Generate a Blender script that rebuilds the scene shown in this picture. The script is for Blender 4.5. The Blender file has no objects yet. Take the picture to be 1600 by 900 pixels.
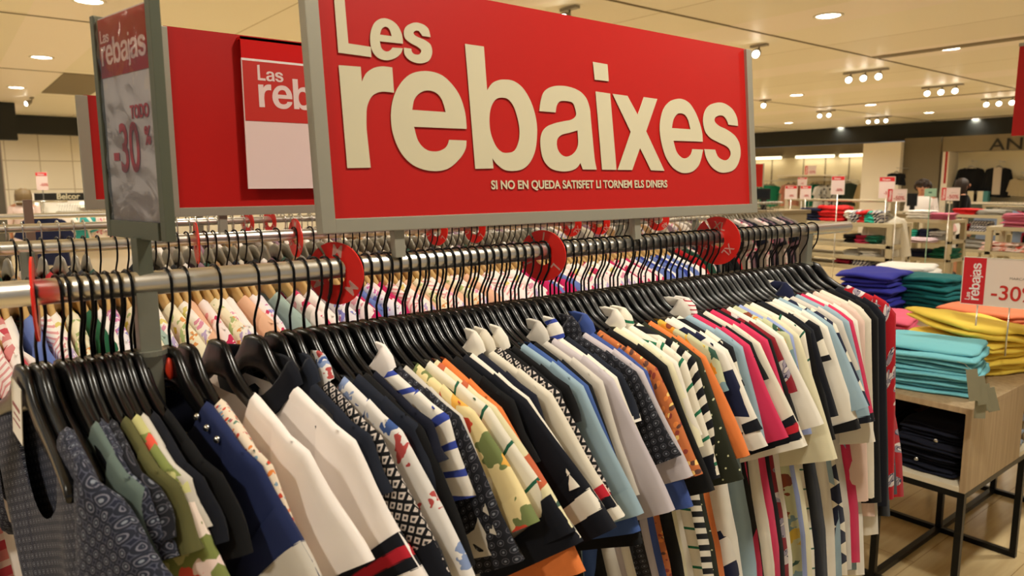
import bpy, bmesh, math, random
import numpy as np
from mathutils import Vector, Matrix
random.seed(7)
SC = bpy.context.scene
COL = SC.collection
# ------------------------------------------------------------------ camera, world, exposure
FPX, YAW, PIT, ROL = 1126.3, .67, .1447, -.0039
CAM = Vector((0, 0, 1.62))
fwd = Vector((math.sin(YAW)*math.cos(PIT), math.cos(YAW)*math.cos(PIT), -math.sin(PIT)))
r0 = Vector((math.cos(YAW), -math.sin(YAW), 0)); u0 = r0.cross(fwd)
rgt = r0*math.cos(ROL)+u0*math.sin(ROL); upv = -r0*math.sin(ROL)+u0*math.cos(ROL)
cd = bpy.data.cameras.new('camera'); cam = bpy.data.objects.new('camera', cd); COL.objects.link(cam)
M = Matrix((rgt, upv, -fwd)).transposed().to_4x4(); M.translation = CAM
cam.matrix_world = M
cd.sensor_width = 36; cd.lens = FPX/1600*36; cd.clip_start = .05; cd.clip_end = 120
cd.dof.use_dof = True; cd.dof.focus_distance = 1.45; cd.dof.aperture_fstop = 6.3
SC.camera = cam
SC.view_settings.view_transform = 'Standard'; SC.view_settings.look = 'None'
SC.view_settings.gamma = 1; SC.view_settings.use_curve_mapping = False
SC.view_settings.exposure = -0.25
W = bpy.data.worlds.new('world'); SC.world = W; W.use_nodes = True
W.node_tree.nodes['Background'].inputs[0].default_value = (1.0, .95, .86, 1)
W.node_tree.nodes['Background'].inputs[1].default_value = .33
CEIL = 3.4
# recessed downlight grid of the shop (spacing measured on the ceiling)
LIGHT_X = [1.35+3.2*k for k in range(-2, 8)]
LIGHT_Y = [.2, 4.25, 8.35, 12.35, 16.4, 20.5]
LAMP_W = 26
def RAY(x, y): return fwd+rgt*((x-800)/FPX)+upv*((450-y)/FPX)
def PX(x, y, X): d = RAY(x, y); return CAM+d*(X/d.x)
def PY(x, y, Y): d = RAY(x, y); return CAM+d*(Y/d.y)
def PZ(x, y, Z): d = RAY(x, y); return CAM+d*((Z-CAM.z)/d.z)
# ------------------------------------------------------------------ materials
MATS = {}
def newmat(name, rough=.8, metal=0, spec=.5):
    m = bpy.data.materials.new(name); m.use_nodes = True
    b = m.node_tree.nodes['Principled BSDF']
    b.inputs['Roughness'].default_value = rough; b.inputs['Metallic'].default_value = metal
    b.inputs['Specular IOR Level'].default_value = spec
    MATS[name] = m
    return m, m.node_tree, b
def lin(c):
    if isinstance(c, str):
        c = [int(c[i:i+2], 16)/255 for i in (0, 2, 4)]
        c = [v/12.92 if v <= .04045 else ((v+.055)/1.055)**2.4 for v in c]
    return (c[0], c[1], c[2], 1)
def N(nt, typ, **kw):
    n = nt.nodes.new(typ)
    for k, v in kw.items():
        if k.startswith('i_'):
            key = k[2:]; key = int(key) if key.isdigit() else key
            n.inputs[key].default_value = v
        else: setattr(n, k, v)
    return n
def simple(name, c, rough=.8, metal=0, spec=.5, bump=0, bscale=300, var=0):
    if name in MATS: return MATS[name]
    m, nt, b = newmat(name, rough, metal, spec)
    b.inputs['Base Color'].default_value = lin(c)
    if bump or var:
        tc = N(nt, 'ShaderNodeTexCoord'); no = N(nt, 'ShaderNodeTexNoise'); no.inputs['Scale'].default_value = bscale
        nt.links.new(tc.outputs['Object'], no.inputs['Vector'])
        if bump:
            bu = N(nt, 'ShaderNodeBump'); bu.inputs['Strength'].default_value = bump; bu.inputs['Distance'].default_value = .002
            nt.links.new(no.outputs[0], bu.inputs['Height']); nt.links.new(bu.outputs[0], b.inputs['Normal'])
        if var:
            mx = N(nt, 'ShaderNodeMix', data_type='RGBA'); c1 = lin(c)
            mx.inputs[6].default_value = tuple(v*(1-var) for v in c1[:3])+(1,); mx.inputs[7].default_value = tuple(min(1, v*(1+var)) for v in c1[:3])+(1,)
            nt.links.new(no.outputs[0], mx.inputs[0]); nt.links.new(mx.outputs[2], b.inputs['Base Color'])
    return m
def emis(name, c, s):
    m, nt, b = newmat(name, .5)
    b.inputs['Base Color'].default_value = (.8, .8, .8, 1)
    b.inputs['Emission Color'].default_value = lin(c); b.inputs['Emission Strength'].default_value = s
    return m
def ramp(nt, stops, const=True):
    r = N(nt, 'ShaderNodeValToRGB'); e = r.color_ramp.elements
    if const: r.color_ramp.interpolation = 'CONSTANT'
    while len(e) > 1: e.remove(e[0])
    e[0].position = stops[0][0]; e[0].color = lin(stops[0][1])
    for p, c in stops[1:]:
        q = e.new(p); q.color = lin(c)
    return r
def cloth(name, kind, cols, s=1.0, ang=0):
    """woven fabric; patterns run in metres over the garment's UVs"""
    if name in MATS: return MATS[name]
    m, nt, b = newmat(name, .88, 0, .25)
    b.inputs['Sheen Weight'].default_value = .04
    L = nt.links.new
    uv = N(nt, 'ShaderNodeUVMap'); mp = N(nt, 'ShaderNodeMapping')
    mp.inputs['Rotation'].default_value = (0, 0, math.radians(ang)); L(uv.outputs[0], mp.inputs[0])
    vec = mp.outputs[0]
    no = N(nt, 'ShaderNodeTexNoise'); no.inputs['Scale'].default_value = 9; no.inputs['Detail'].default_value = 3; L(uv.outputs[0], no.inputs[0])
    if kind == 'plain':
        b.inputs['Base Color'].default_value = lin(cols[0])
    elif kind == 'stripe':
        sp = N(nt, 'ShaderNodeSeparateXYZ'); L(vec, sp.inputs[0])
        a = N(nt, 'ShaderNodeMath', operation='MULTIPLY'); a.inputs[1].default_value = s; L(sp.outputs[1], a.inputs[0])
        f = N(nt, 'ShaderNodeMath', operation='FRACT'); L(a.outputs[0], f.inputs[0])
        r = ramp(nt, cols); L(f.outputs[0], r.inputs[0]); L(r.outputs[0], b.inputs['Base Color'])
    elif kind in ('tile', 'ditsy', 'bloom'):
        v = N(nt, 'ShaderNodeTexVoronoi'); v.inputs['Scale'].default_value = s
        v.inputs['Randomness'].default_value = 0 if kind == 'tile' else 1
        if 'lattice' in name: v.distance = 'CHEBYCHEV'
        src = vec
        if kind == 'bloom':
            n2 = N(nt, 'ShaderNodeTexNoise'); n2.inputs['Scale'].default_value = s*1.6; L(vec, n2.inputs[0])
            mx = N(nt, 'ShaderNodeMix', data_type='RGBA', blend_type='ADD'); mx.inputs[0].default_value = .045; L(vec, mx.inputs[6]); L(n2.outputs[1], mx.inputs[7]); src = mx.outputs[2]
        L(src, v.inputs[0])
        if kind == 'tile':
            r = ramp(nt, cols); L(v.outputs['Distance'], r.inputs[0]); L(r.outputs[0], b.inputs['Base Color'])
        else:
            sp = N(nt, 'ShaderNodeSeparateColor'); L(v.outputs['Color'], sp.inputs[0])
            k = len(cols)-1
            r = ramp(nt, [(i/k, c) for i, c in enumerate(cols[1:])]); L(sp.outputs[0], r.inputs[0])
            g = N(nt, 'ShaderNodeMath', operation='LESS_THAN'); g.inputs[1].default_value = .42 if kind == 'ditsy' else .5; L(v.outputs['Distance'], g.inputs[0])
            mx = N(nt, 'ShaderNodeMix', data_type='RGBA'); mx.inputs[6].default_value = lin(cols[0]); L(g.outputs[0], mx.inputs[0]); L(r.outputs[0], mx.inputs[7])
            L(mx.outputs[2], b.inputs['Base Color'])
    elif kind == 'check':
        c = N(nt, 'ShaderNodeTexChecker'); c.inputs['Scale'].default_value = s; c.inputs[1].default_value = lin(cols[0]); c.inputs[2].default_value = lin(cols[1]); L(vec, c.inputs[0]); L(c.outputs[0], b.inputs['Base Color'])
    elif kind == 'paisley':
        n2 = N(nt, 'ShaderNodeTexNoise'); n2.inputs['Scale'].default_value = s; n2.inputs['Detail'].default_value = 1.5; n2.inputs['Distortion'].default_value = 1.2; L(vec, n2.inputs[0])
        w = N(nt, 'ShaderNodeMath', operation='MULTIPLY'); w.inputs[1].default_value = 16; L(n2.outputs[0], w.inputs[0])
        si = N(nt, 'ShaderNodeMath', operation='SINE'); L(w.outputs[0], si.inputs[0])
        v = N(nt, 'ShaderNodeTexVoronoi'); v.inputs['Scale'].default_value = s*.9; L(vec, v.inputs[0])
        g = N(nt, 'ShaderNodeMath', operation='LESS_THAN'); g.inputs[1].default_value = .38; L(v.outputs['Distance'], g.inputs[0])
        r = ramp(nt, [(0, cols[1]), (.45, cols[2]), (.7, cols[3])]); L(si.outputs[0], r.inputs[0])
        mx = N(nt, 'ShaderNodeMix', data_type='RGBA'); mx.inputs[6].default_value = lin(cols[0]); L(g.outputs[0], mx.inputs[0]); L(r.outputs[0], mx.inputs[7]); L(mx.outputs[2], b.inputs['Base Color'])
    bu = N(nt, 'ShaderNodeBump'); bu.inputs['Strength'].default_value = .35; bu.inputs['Distance'].default_value = .012
    L(no.outputs[0], bu.inputs['Height']); L(bu.outputs[0], b.inputs['Normal'])
    return m
# ------------------------------------------------------------------ mesh helpers
def tag(o, label=None, cat=None, group=None, kind=None):
    w_ = label.split() if label else []
    while len(w_) > 16 and 'the' in w_: w_.pop(len(w_)-1-w_[::-1].index('the'))
    if w_: label = ' '.join(w_[:16])
    if label: o['label'] = label
    if cat: o['category'] = cat
    if group: o['group'] = group
    if kind: o['kind'] = kind
    return o
def empty(name, loc=(0, 0, 0), rz=0, label=None, cat=None, group=None):
    o = bpy.data.objects.new(name, None); COL.objects.link(o); o.location = loc; o.rotation_euler = (0, 0, rz)
    o.empty_display_size = .05
    return tag(o, label, cat, group)
def link(name, me, mat=None, parent=None, loc=None, rot=None):
    o = bpy.data.objects.new(name, me); COL.objects.link(o)
    if mat is not None and not me.materials: me.materials.append(mat)
    if parent is not None: o.parent = parent
    if loc is not None: o.location = loc
    if rot is not None: o.rotation_euler = rot
    return o
def copy_tree(o, parent=None):
    c = o.copy(); COL.objects.link(c); c.parent = parent
    for ch in list(o.children): copy_tree(ch, c)
    return c
class MB:
    """collects shapes of ONE part"""
    def __init__(s): s.v = []; s.f = []; s.uv = None
    def add(s, v, f):
        n = len(s.v); s.v += [tuple(p) for p in v]; s.f += [tuple(i+n for i in q) for q in f]; return s
    def box(s, x0, x1, y0, y1, z0, z1):
        v = [(x, y, z) for z in (z0, z1) for y in (y0, y1) for x in (x0, x1)]
        return s.add(v, [(0, 2, 3, 1), (4, 5, 7, 6), (0, 1, 5, 4), (2, 6, 7, 3), (0, 4, 6, 2), (1, 3, 7, 5)])
    def tube(s, pts, r, n=10, cap=True, sy=1.0):
        pts = [Vector(p) for p in pts]; rs = r if isinstance(r, (list, tuple)) else [r]*len(pts)
        v = []; f = []; t0 = (pts[1]-pts[0]).normalized()
        a = t0.orthogonal().normalized()
        if abs(t0.x) > .9: a = Vector((0, 0, 1))
        for i, p in enumerate(pts):
            t = (pts[min(i+1, len(pts)-1)]-pts[max(i-1, 0)]).normalized()
            a = (a-t*a.dot(t)).normalized(); bb = t.cross(a)
            for k in range(n):
                q = 2*math.pi*k/n; v.append(p+(a*math.cos(q)+bb*math.sin(q)*sy)*rs[i])
        for i in range(len(pts)-1):
            for k in range(n): f.append((i*n+k, i*n+(k+1) % n, (i+1)*n+(k+1) % n, (i+1)*n+k))
        if cap: f.append(tuple(range(n-1, -1, -1))); f.append(tuple((len(pts)-1)*n+k for k in range(n)))
        return s.add(v, f)
    def lathe(s, prof, c=(0, 0, 0), n=24, axis='z'):
        v = []; f = []
        for (r, h) in prof:
            for k in range(n):
                q = 2*math.pi*k/n; a, b_ = r*math.cos(q), r*math.sin(q)
                p = (a, b_, h) if axis == 'z' else (h, a, b_)
                v.append((p[0]+c[0], p[1]+c[1], p[2]+c[2]))
        for i in range(len(prof)-1):
            for k in range(n): f.append((i*n+k, i*n+(k+1) % n, (i+1)*n+(k+1) % n, (i+1)*n+k))
        if prof[0][0] > 1e-6: f.append(tuple(range(n-1, -1, -1)))
        if prof[-1][0] > 1e-6: f.append(tuple((len(prof)-1)*n+k for k in range(n)))
        return s.add(v, f)
    def ball(s, c, r, n=14, m=9):
        r = r if isinstance(r, (list, tuple)) else (r, r, r); v = []; f = []
        for i in range(m+1):
            t = math.pi*i/m
            for k in range(n):
                q = 2*math.pi*k/n; v.append((c[0]+r[0]*math.sin(t)*math.cos(q), c[1]+r[1]*math.sin(t)*math.sin(q), c[2]+r[2]*math.cos(t)))
        for i in range(m):
            for k in range(n): f.append((i*n+k, (i+1)*n+k, (i+1)*n+(k+1) % n, i*n+(k+1) % n))
        return s.add(v, f)
    def mesh(s, name, smooth=None, bevel=0):
        me = bpy.data.meshes.new(name)
        me.from_pydata(s.v, [], s.f)
        bm = bmesh.new(); bm.from_mesh(me)
        bmesh.ops.remove_doubles(bm, verts=bm.verts, dist=1e-6)
        bmesh.ops.recalc_face_normals(bm, faces=bm.faces)
        if bevel:
            es = [e for e in bm.edges if len(e.link_faces) == 2 and e.calc_face_angle(0) > .6]
            bmesh.ops.bevel(bm, geom=es, offset=bevel, segments=2, affect='EDGES', profile=.7)
        bm.to_mesh(me); bm.free()
        if smooth:
            for p in me.polygons: p.use_smooth = True
        me.update()
        return me
    def build(s, name, mat, parent=None, smooth=False, bevel=0, loc=None, rot=None):
        return link(name, s.mesh(name, smooth, bevel), mat, parent, loc, rot)
def box(name, mat, x0, x1, y0, y1, z0, z1, parent=None, bevel=0, kind=None):
    o = MB().box(min(x0, x1), max(x0, x1), min(y0, y1), max(y0, y1), min(z0, z1), max(z0, z1)).build(name, mat, parent, bevel=bevel)
    if kind: o['kind'] = kind
    return o
# ------------------------------------------------------------------ lettering
def smooth_loop(pts, k=5):
    n = len(pts); out = []
    for i in range(n):
        p1, p2 = pts[i], pts[(i+1) % n]
        p0 = p1 if p1[2] else pts[i-1]; p3 = p2 if p2[2] else pts[(i+2) % n]
        if p1[2] and p2[2]: out.append((p1[0], p1[1])); continue
        for j in range(k):
            t = j/k
            q = [.5*((2*p1[d])+(-p0[d]+p2[d])*t+(2*p0[d]-5*p1[d]+4*p2[d]-p3[d])*t*t+(-p0[d]+3*p1[d]-3*p2[d]+p3[d])*t**3) for d in (0, 1)]
            out.append(tuple(q))
    return out
def loops_mesh(loops, depth=.0004):
    cu = bpy.data.curves.new('lettering', 'CURVE'); cu.dimensions = '2D'; cu.fill_mode = 'BOTH'; cu.extrude = depth
    for lp in loops:
        s = cu.splines.new('POLY'); s.points.add(len(lp)-1)
        for i, p in enumerate(lp): s.points[i].co = (p[0], p[1], 0, 1)
        s.use_cyclic_u = True
    o = bpy.data.objects.new('lettering', cu); COL.objects.link(o)
    dg = bpy.context.evaluated_depsgraph_get(); me = bpy.data.meshes.new_from_object(o.evaluated_get(dg))
    bpy.data.objects.remove(o); bpy.data.curves.remove(cu)
    return me
def text_mesh(txt, size, sx=1.0, bold=0.0, align='LEFT', depth=.0003):
    cu = bpy.data.curves.new('writing', 'FONT'); cu.body = txt; cu.size = size; cu.offset = bold; cu.extrude = depth; cu.align_x = align; cu.align_y = 'CENTER'
    o = bpy.data.objects.new('writing', cu); COL.objects.link(o)
    dg = bpy.context.evaluated_depsgraph_get(); me = bpy.data.meshes.new_from_object(o.evaluated_get(dg))
    bpy.data.objects.remove(o); bpy.data.curves.remove(cu)
    for v in me.vertices: v.co.x *= sx
    return me
# glyph outlines in millimetres, baseline at 0: (left offset, contours of (x, y, corner))
GLYPH = {
 'L': (476,[[(0,264,1),(16,267,1),(17,181,1),(53,180,1),(53,165,1),(0,166,1)]]),
 'e1': (529,[[(56,191,1),(55,205,0),(49,217,0),(38,224,0),(24,225,0),(11,218,0),(3,205,0),(0,190,0),(2,175,0),(11,165,0),(26,163,0),(41,168,0),(51,176,0),(55,184,1),(37,183,1),(32,178,0),(25,176,0),(18,180,0),(16,190,1)],[(17,200,1),(21,209,0),(28,213,0),(34,210,0),(37,200,1)]]),
 's1': (586,[[(50,207,1),(47,219,0),(38,225,0),(23,226,0),(8,219,0),(2,209,0),(4,199,0),(14,193,0),(25,189,0),(31,184,0),(27,178,0),(19,177,0),(14,180,0),(13,185,1),(0,185,1),(1,174,0),(11,166,0),(28,164,0),(44,170,0),(51,183,0),(49,195,0),(39,201,0),(24,205,0),(19,209,0),(22,213,0),(28,214,0),(32,211,0),(35,207,1)]]),
 'r': (475,[[(0,148,1),(35,149,1),(35,127,1),(43,140,0),(56,149,0),(71,153,0),(88,153,1),(88,115,1),(67,115,0),(51,108,0),(41,92,0),(38,73,0),(37,57,1),(39,1,1),(1,0,1)]]),
 'e2': (555,[[(139,66,1),(138,92,0),(130,118,0),(115,137,0),(95,150,0),(67,153,0),(38,145,0),(15,123,0),(2,94,0),(0,59,0),(11,27,0),(32,6,0),(63,-3,0),(95,0,0),(120,16,0),(134,33,0),(137,47,1),(103,47,1),(96,35,0),(79,28,0),(59,30,0),(45,43,0),(39,65,1)],[(38,91,1),(43,107,0),(54,118,0),(69,123,0),(85,120,0),(95,109,0),(100,91,1)]]),
 'b': (702,[[(0,204,1),(38,204,1),(39,132,1),(50,144,0),(62,150,0),(77,153,0),(98,152,0),(118,141,0),(134,119,0),(143,92,0),(144,67,0),(138,37,0),(125,15,0),(107,2,0),(85,-2,0),(65,0,0),(50,9,0),(41,19,1),(42,2,1),(4,1,1)],[(70,122,0),(56,118,0),(45,104,0),(40,84,0),(41,61,0),(50,40,0),(62,30,0),(76,29,0),(90,33,0),(100,48,0),(104,68,0),(101,90,0),(94,109,0),(83,120,0)]]),
 'a': (852,[[(2,104,1),(7,123,0),(16,139,0),(34,149,0),(60,153,0),(88,151,0),(109,144,0),(122,132,0),(128,116,0),(129,102,1),(133,32,0),(135,14,0),(138,2,1),(101,2,1),(96,14,1),(86,5,0),(72,0,0),(49,-2,0),(22,3,0),(5,19,0),(0,43,0),(3,62,0),(15,76,0),(36,84,0),(59,89,0),(79,93,0),(91,101,0),(90,114,0),(84,124,0),(68,126,0),(52,124,0),(44,115,0),(41,104,1)],[(93,74,1),(73,69,0),(52,64,0),(41,55,0),(40,41,0),(47,30,0),(60,25,0),(76,29,0),(88,39,0),(93,52,0)]]),
 'i': (995,[[(0,204,1),(39,203,1),(40,171,1),(2,171,1)],[(3,149,1),(42,148,1),(49,2,1),(9,2,1)]]),
 'x': (1044,[[(0,148,1),(42,147,1),(69,112,1),(90,148,1),(131,147,1),(92,80,1),(143,1,1),(101,2,1),(71,46,1),(45,2,1),(3,2,1),(46,77,1)]]),
 'e3': (1178,[[(141,65,1),(140,85,0),(133,105,0),(120,127,0),(101,145,0),(79,152,0),(57,151,0),(33,143,0),(15,128,0),(4,107,0),(0,84,0),(4,57,0),(15,30,0),(35,9,0),(58,-1,0),(80,-3,0),(105,2,0),(127,18,0),(141,48,1),(104,48,1),(97,36,0),(84,29,0),(68,29,0),(51,41,0),(42,64,1)],[(39,90,1),(45,107,0),(57,119,0),(69,122,0),(83,120,0),(94,109,0),(100,90,1)]]),
 's2': (1323,[[(129,105,1),(125,125,0),(109,142,0),(83,152,0),(56,153,0),(25,145,0),(7,130,0),(0,109,0),(6,88,0),(24,74,0),(54,65,0),(83,57,0),(95,47,0),(94,35,0),(81,27,0),(65,27,0),(48,34,0),(39,49,1),(0,49,1),(6,30,0),(24,11,0),(50,0,0),(77,-1,0),(105,5,0),(124,20,0),(134,41,0),(132,63,0),(117,81,0),(88,94,0),(57,102,0),(42,111,0),(45,120,0),(61,125,0),(76,124,0),(87,115,0),(92,106,1)]]),
}
GLYPH['j'] = (0, [[(110-110, 202-72+72, 1), (22, 202, 1), (22, 178, 1), (0, 178, 1)], [(0, 150, 1), (22, 150, 1), (22, -20, 1), (19, -38, 0), (8, -46, 0), (-12, -46, 1), (-12, -28, 1), (-3, -27, 0), (0, -18, 1)]])
def glyph(k, x, y, s):
    return [[(x+px*s, y+py*s) for px, py in smooth_loop([(a, b, c) for a, b, c in lp])] for lp in GLYPH[k][1]]
def gwidth(k): return max(p[0] for lp in GLYPH[k][1] for p in lp)
def word(keys, x, y, s, gap=5):
    out = []
    for k in keys: out += glyph(k, x, y, s); x += (gwidth(k)+gap)*s
    return out, x
def rebajas_logo(width, first='Las'):
    """'Las' small above 'rebajas', lower left of the x-height line at 0,0; returns loops"""
    w, xe = word(['r', 'e2', 'b', 'a', 'j', 'a', 's2'], 0, 0, 1.0, 6)
    k = width/xe
    out = [[(a*k, b*k) for a, b in lp] for lp in w]
    # small word: cap L then a, s at .42 of the big letters
    a, x2 = [], 0
    a += [[(p[0], p[1]-165) for p in lp] for lp in glyph('L', 0, 0, 1.0)]
    a2, _ = word(['a', 's2'], 58, 0, .42, 8)
    out += [[(p[0]*k, (p[1]+175)*k) for p in lp] for lp in a+a2]
    return out
# ------------------------------------------------------------------ shared materials
m_steel = simple('brushed_steel', 'e2dfd8', .34, 1.0, bump=.05, bscale=60)
m_post = simple('grey_post_metal', '8a8a7c', .42, .55)
m_frame = simple('grey_sign_frame', 'a39f90', .45, .45)
m_framedark = simple('dark_grey_frame', '5f6354', .5, .4)
m_red = simple('red_sign_face', 'b5120e', .42, 0, .4)
m_cream = simple('cream_lettering', 'cdc4a6', .5)
m_white = simple('white_card', 'f0e6e2', .35)
m_pink = simple('pale_card', 'e6cfcb', .4)
m_black = simple('black_plastic', '0b0b0c', .26, 0, .5)
m_wire = simple('black_hook_wire', '0d0d0f', .3, .6)
m_disc = simple('red_plastic_disc', 'e2241a', .33)
m_disclet = simple('pale_disc_lettering', 'f6cfc2', .5)
m_wood = simple('pale_wood_hanger', 'c9a468', .5, bump=.1, bscale=80, var=.15)
m_chrome = simple('chrome_hook', 'd0d0cc', .2, 1.0)
m_clear = simple('pale_plastic_hanger', '8d8574', .3)
m_tagc = simple('white_price_tag', 'efe9df', .6)
m_greytag = simple('grey_card_tag', '8b8870', .7)
# ------------------------------------------------------------------ room shell
def plank_mat():
    m, nt, b = newmat('floor_tiles', .22, 0, .5)
    L = nt.links.new
    tc = N(nt, 'ShaderNodeTexCoord'); br = N(nt, 'ShaderNodeTexBrick'); br.inputs['Scale'].default_value = 1
    br.inputs['Brick Width'].default_value = .9; br.inputs['Row Height'].default_value = .3; br.inputs['Mortar Size'].default_value = .002
    br.inputs[1].default_value = lin('cdb98f'); br.inputs[2].default_value = lin('c2ac82'); br.inputs[3].default_value = lin('a08a62')
    L(tc.outputs['Object'], br.inputs[0])
    no = N(nt, 'ShaderNodeTexNoise'); no.inputs['Scale'].default_value = 5; no.inputs['Detail'].default_value = 5
    mp = N(nt, 'ShaderNodeMapping'); mp.inputs['Scale'].default_value = (.6, 6, 1); L(tc.outputs['Object'], mp.inputs[0]); L(mp.outputs[0], no.inputs[0])
    mx = N(nt, 'ShaderNodeMix', data_type='RGBA', blend_type='MULTIPLY'); mx.inputs[0].default_value = .35
    L(br.outputs[0], mx.inputs[6]); r = ramp(nt, [(.3, 'c8b8a0'), (.7, 'ffffff')], False); L(no.outputs[0], r.inputs[0]); L(r.outputs[0], mx.inputs[7]); L(mx.outputs[2], b.inputs['Base Color'])
    return m
def ceiling_mat():
    m, nt, b = newmat('ceiling_panels', .45, 0, .35)
    L = nt.links.new
    tc = N(nt, 'ShaderNodeTexCoord'); br = N(nt, 'ShaderNodeTexBrick'); br.inputs['Scale'].default_value = 1; br.offset = 0
    br.inputs['Brick Width'].default_value = 1.6; br.inputs['Row Height'].default_value = 4.15; br.inputs['Mortar Size'].default_value = .008
    br.inputs[1].default_value = lin('f1ebd9'); br.inputs[2].default_value = lin('e9e2cf'); br.inputs[3].default_value = lin('b0a27c')
    mp = N(nt, 'ShaderNodeMapping'); mp.inputs['Location'].default_value = (.2, -1.05, 0); L(tc.outputs['Object'], mp.inputs[0]); L(mp.outputs[0], br.inputs[0])
    sp = N(nt, 'ShaderNodeSeparateXYZ'); L(tc.outputs['Object'], sp.inputs[0])
    a = N(nt, 'ShaderNodeMath', operation='PINGPONG'); a.inputs[1].default_value = 1.6
    x0 = N(nt, 'ShaderNodeMath', operation='ADD'); x0.inputs[1].default_value = -1.35; L(sp.outputs[0], x0.inputs[0]); L(x0.outputs[0], a.inputs[0])
    g = N(nt, 'ShaderNodeMath', operation='LESS_THAN'); g.inputs[1].default_value = .42; L(a.outputs[0], g.inputs[0])
    mx = N(nt, 'ShaderNodeMix', data_type='RGBA'); L(g.outputs[0], mx.inputs[0]); L(br.outputs[0], mx.inputs[6]); mx.inputs[7].default_value = lin('f3eadf')
    L(mx.outputs[2], b.inputs['Base Color'])
    no = N(nt, 'ShaderNodeTexNoise'); no.inputs['Scale'].default_value = 1.2; bu = N(nt, 'ShaderNodeBump'); bu.inputs['Strength'].default_value = .3; bu.inputs['Distance'].default_value = .03
    L(tc.outputs['Object'], no.inputs[0]); L(no.outputs[0], bu.inputs['Height']); L(bu.outputs[0], b.inputs['Normal'])
    return m
box('floor', plank_mat(), -6, 26, -6, 24.5, -.05, 0, kind='structure')
box('ceiling', ceiling_mat(), -6, 26, -6, 24.5, CEIL, CEIL+.05, kind='structure')
m_seam = simple('ceiling_seam', '6b5f45', .7)
m_slot = simple('ceiling_slot', '7d715a', .7)
n = 1
for y in (1.08, 5.22, 9.42, 13.82):
    box('trim_%d' % n, m_seam, -6, 25.5, y-.016, y+.016, CEIL-.006, CEIL+.001, kind='structure'); n += 1
def slot(xc, y0, y1, w=.2):
    global n
    o = MB().box(xc-w/2, xc+w/2, y0, y1, CEIL-.012, CEIL+.001).build('trim_%d' % n, m_slot); o['kind'] = 'structure'; n += 1
slot(10.85, 1.1, 5.2, .2); slot(13.6, 9.45, 13.8, .28); slot(16.9, 5.25, 9.4, .05); slot(2.2, 13.85, 17, .8); slot(23.2, 1.1, 9.4, .16)
slot(3.9, 5.25, 9.4, .05)
m_dkfas = simple('dark_fascia', '171a16', .6)
m_wallb = simple('beige_header_wall', '8c8068', .7)
m_wallc = simple('cream_wall_panel', 'e8dcbd', .6)
m_wallw = simple('white_wall_panel', 'efe6d6', .55)
m_col = simple('grey_brown_column', '6f6550', .6)
m_niche = simple('niche_panel', 'efe3c0', .6)
# right back wall: runs along Y at X = 24, seen beyond the whole shop
XB = 24.0
def yb(px): return PX(px, 290, XB).y
def zb(px, py): return PX(px, py, XB).z
z_f = zb(1300, 226); z_h = zb(1300, 245)
box('wall_back', m_wallc, XB, XB+.2, yb(1366), 24, 0, z_h, kind='structure')
box('wall_back_header', m_wallb, XB-.05, XB+.2, yb(1366), 24, z_h, z_f, kind='structure')
box('trim_20', m_dkfas, XB-.3, XB+.2, 2, 24, z_f+.02, CEIL-.01, kind='structure')
box('wall_back_pillar', m_wallw, XB-.9, XB+.2, yb(1440)+.3, yb(1366), 0, z_h+.35, kind='structure')
box('trim_21', m_col, XB-.7, XB+.2, yb(1480), yb(1440)+.3, 0, z_f+.05, kind='structure')
box('trim_22', m_wallb, XB-.6, XB+.2, 1, yb(1480), z_h+.02, z_f+.05, kind='structure')
box('wall_niche', m_niche, XB+.1, XB+.3, 1, yb(1480), 0, z_h+.05, kind='structure')
box('trim_23', m_wallw, XB-.6, XB+.15, yb(1492), yb(1482), 0, z_h+.02, kind='structure')
box('trim_24', m_red, XB-.62, XB-.6, yb(1490), yb(1487), z_h-.9, z_h+.02, kind='structure')
for i, px in enumerate((1205, 1254, 1288, 1325)):
    box('trim_%d' % (30+i), m_wallb, XB-.015, XB, yb(px)-.02, yb(px)+.02, 0, z_h-.02, kind='structure')
m_tubeL = emis('warm_light_tube', 'fff3cf', 2.6)
for a, b_ in ((1178, 1222), (1245, 1304), (1313, 1366)):
    t = empty('shelf_light', (XB-.1, (yb(a)+yb(b_))/2, z_h+.02), 0, 'warm white light strip above the %s bay of the far wall' % {1178: 'leftmost', 1245: 'middle', 1313: 'rightmost'}[a], 'light', 'light strips on the far wall')
    h = abs(yb(a)-yb(b_))/2
    MB().tube([(-.05, -h, 0), (-.05, h, 0)], .05, 10).build('light_tube', m_tubeL, t, True)
    MB().box(-.1, .02, -h, h, .055, .1).build('light_housing', m_wallb, t)
    li = bpy.data.lights.new('strip', 'AREA'); li.shape = 'RECTANGLE'; li.size = .1; li.size_y = 2*h; li.energy = 4*h; li.color = (1, .88, .62)
    lo = bpy.data.objects.new('strip', li); COL.objects.link(lo); lo.parent = t; lo.location = (-.06, 0, -.08)
# header lettering above the niche (dark letters on beige)
me = text_mesh('ANTEA', .46, 1.25, .004); q = PX(1546, 227, XB-.62)
o = link('wall_lettering', me, simple('dark_letters', '1c1a16', .5), None, (XB-.62, q.y, q.z), (math.pi/2, 0, -math.pi/2)); tag(o, 'dark raised letters on the beige header over the jacket niche', 'sign')
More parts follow.
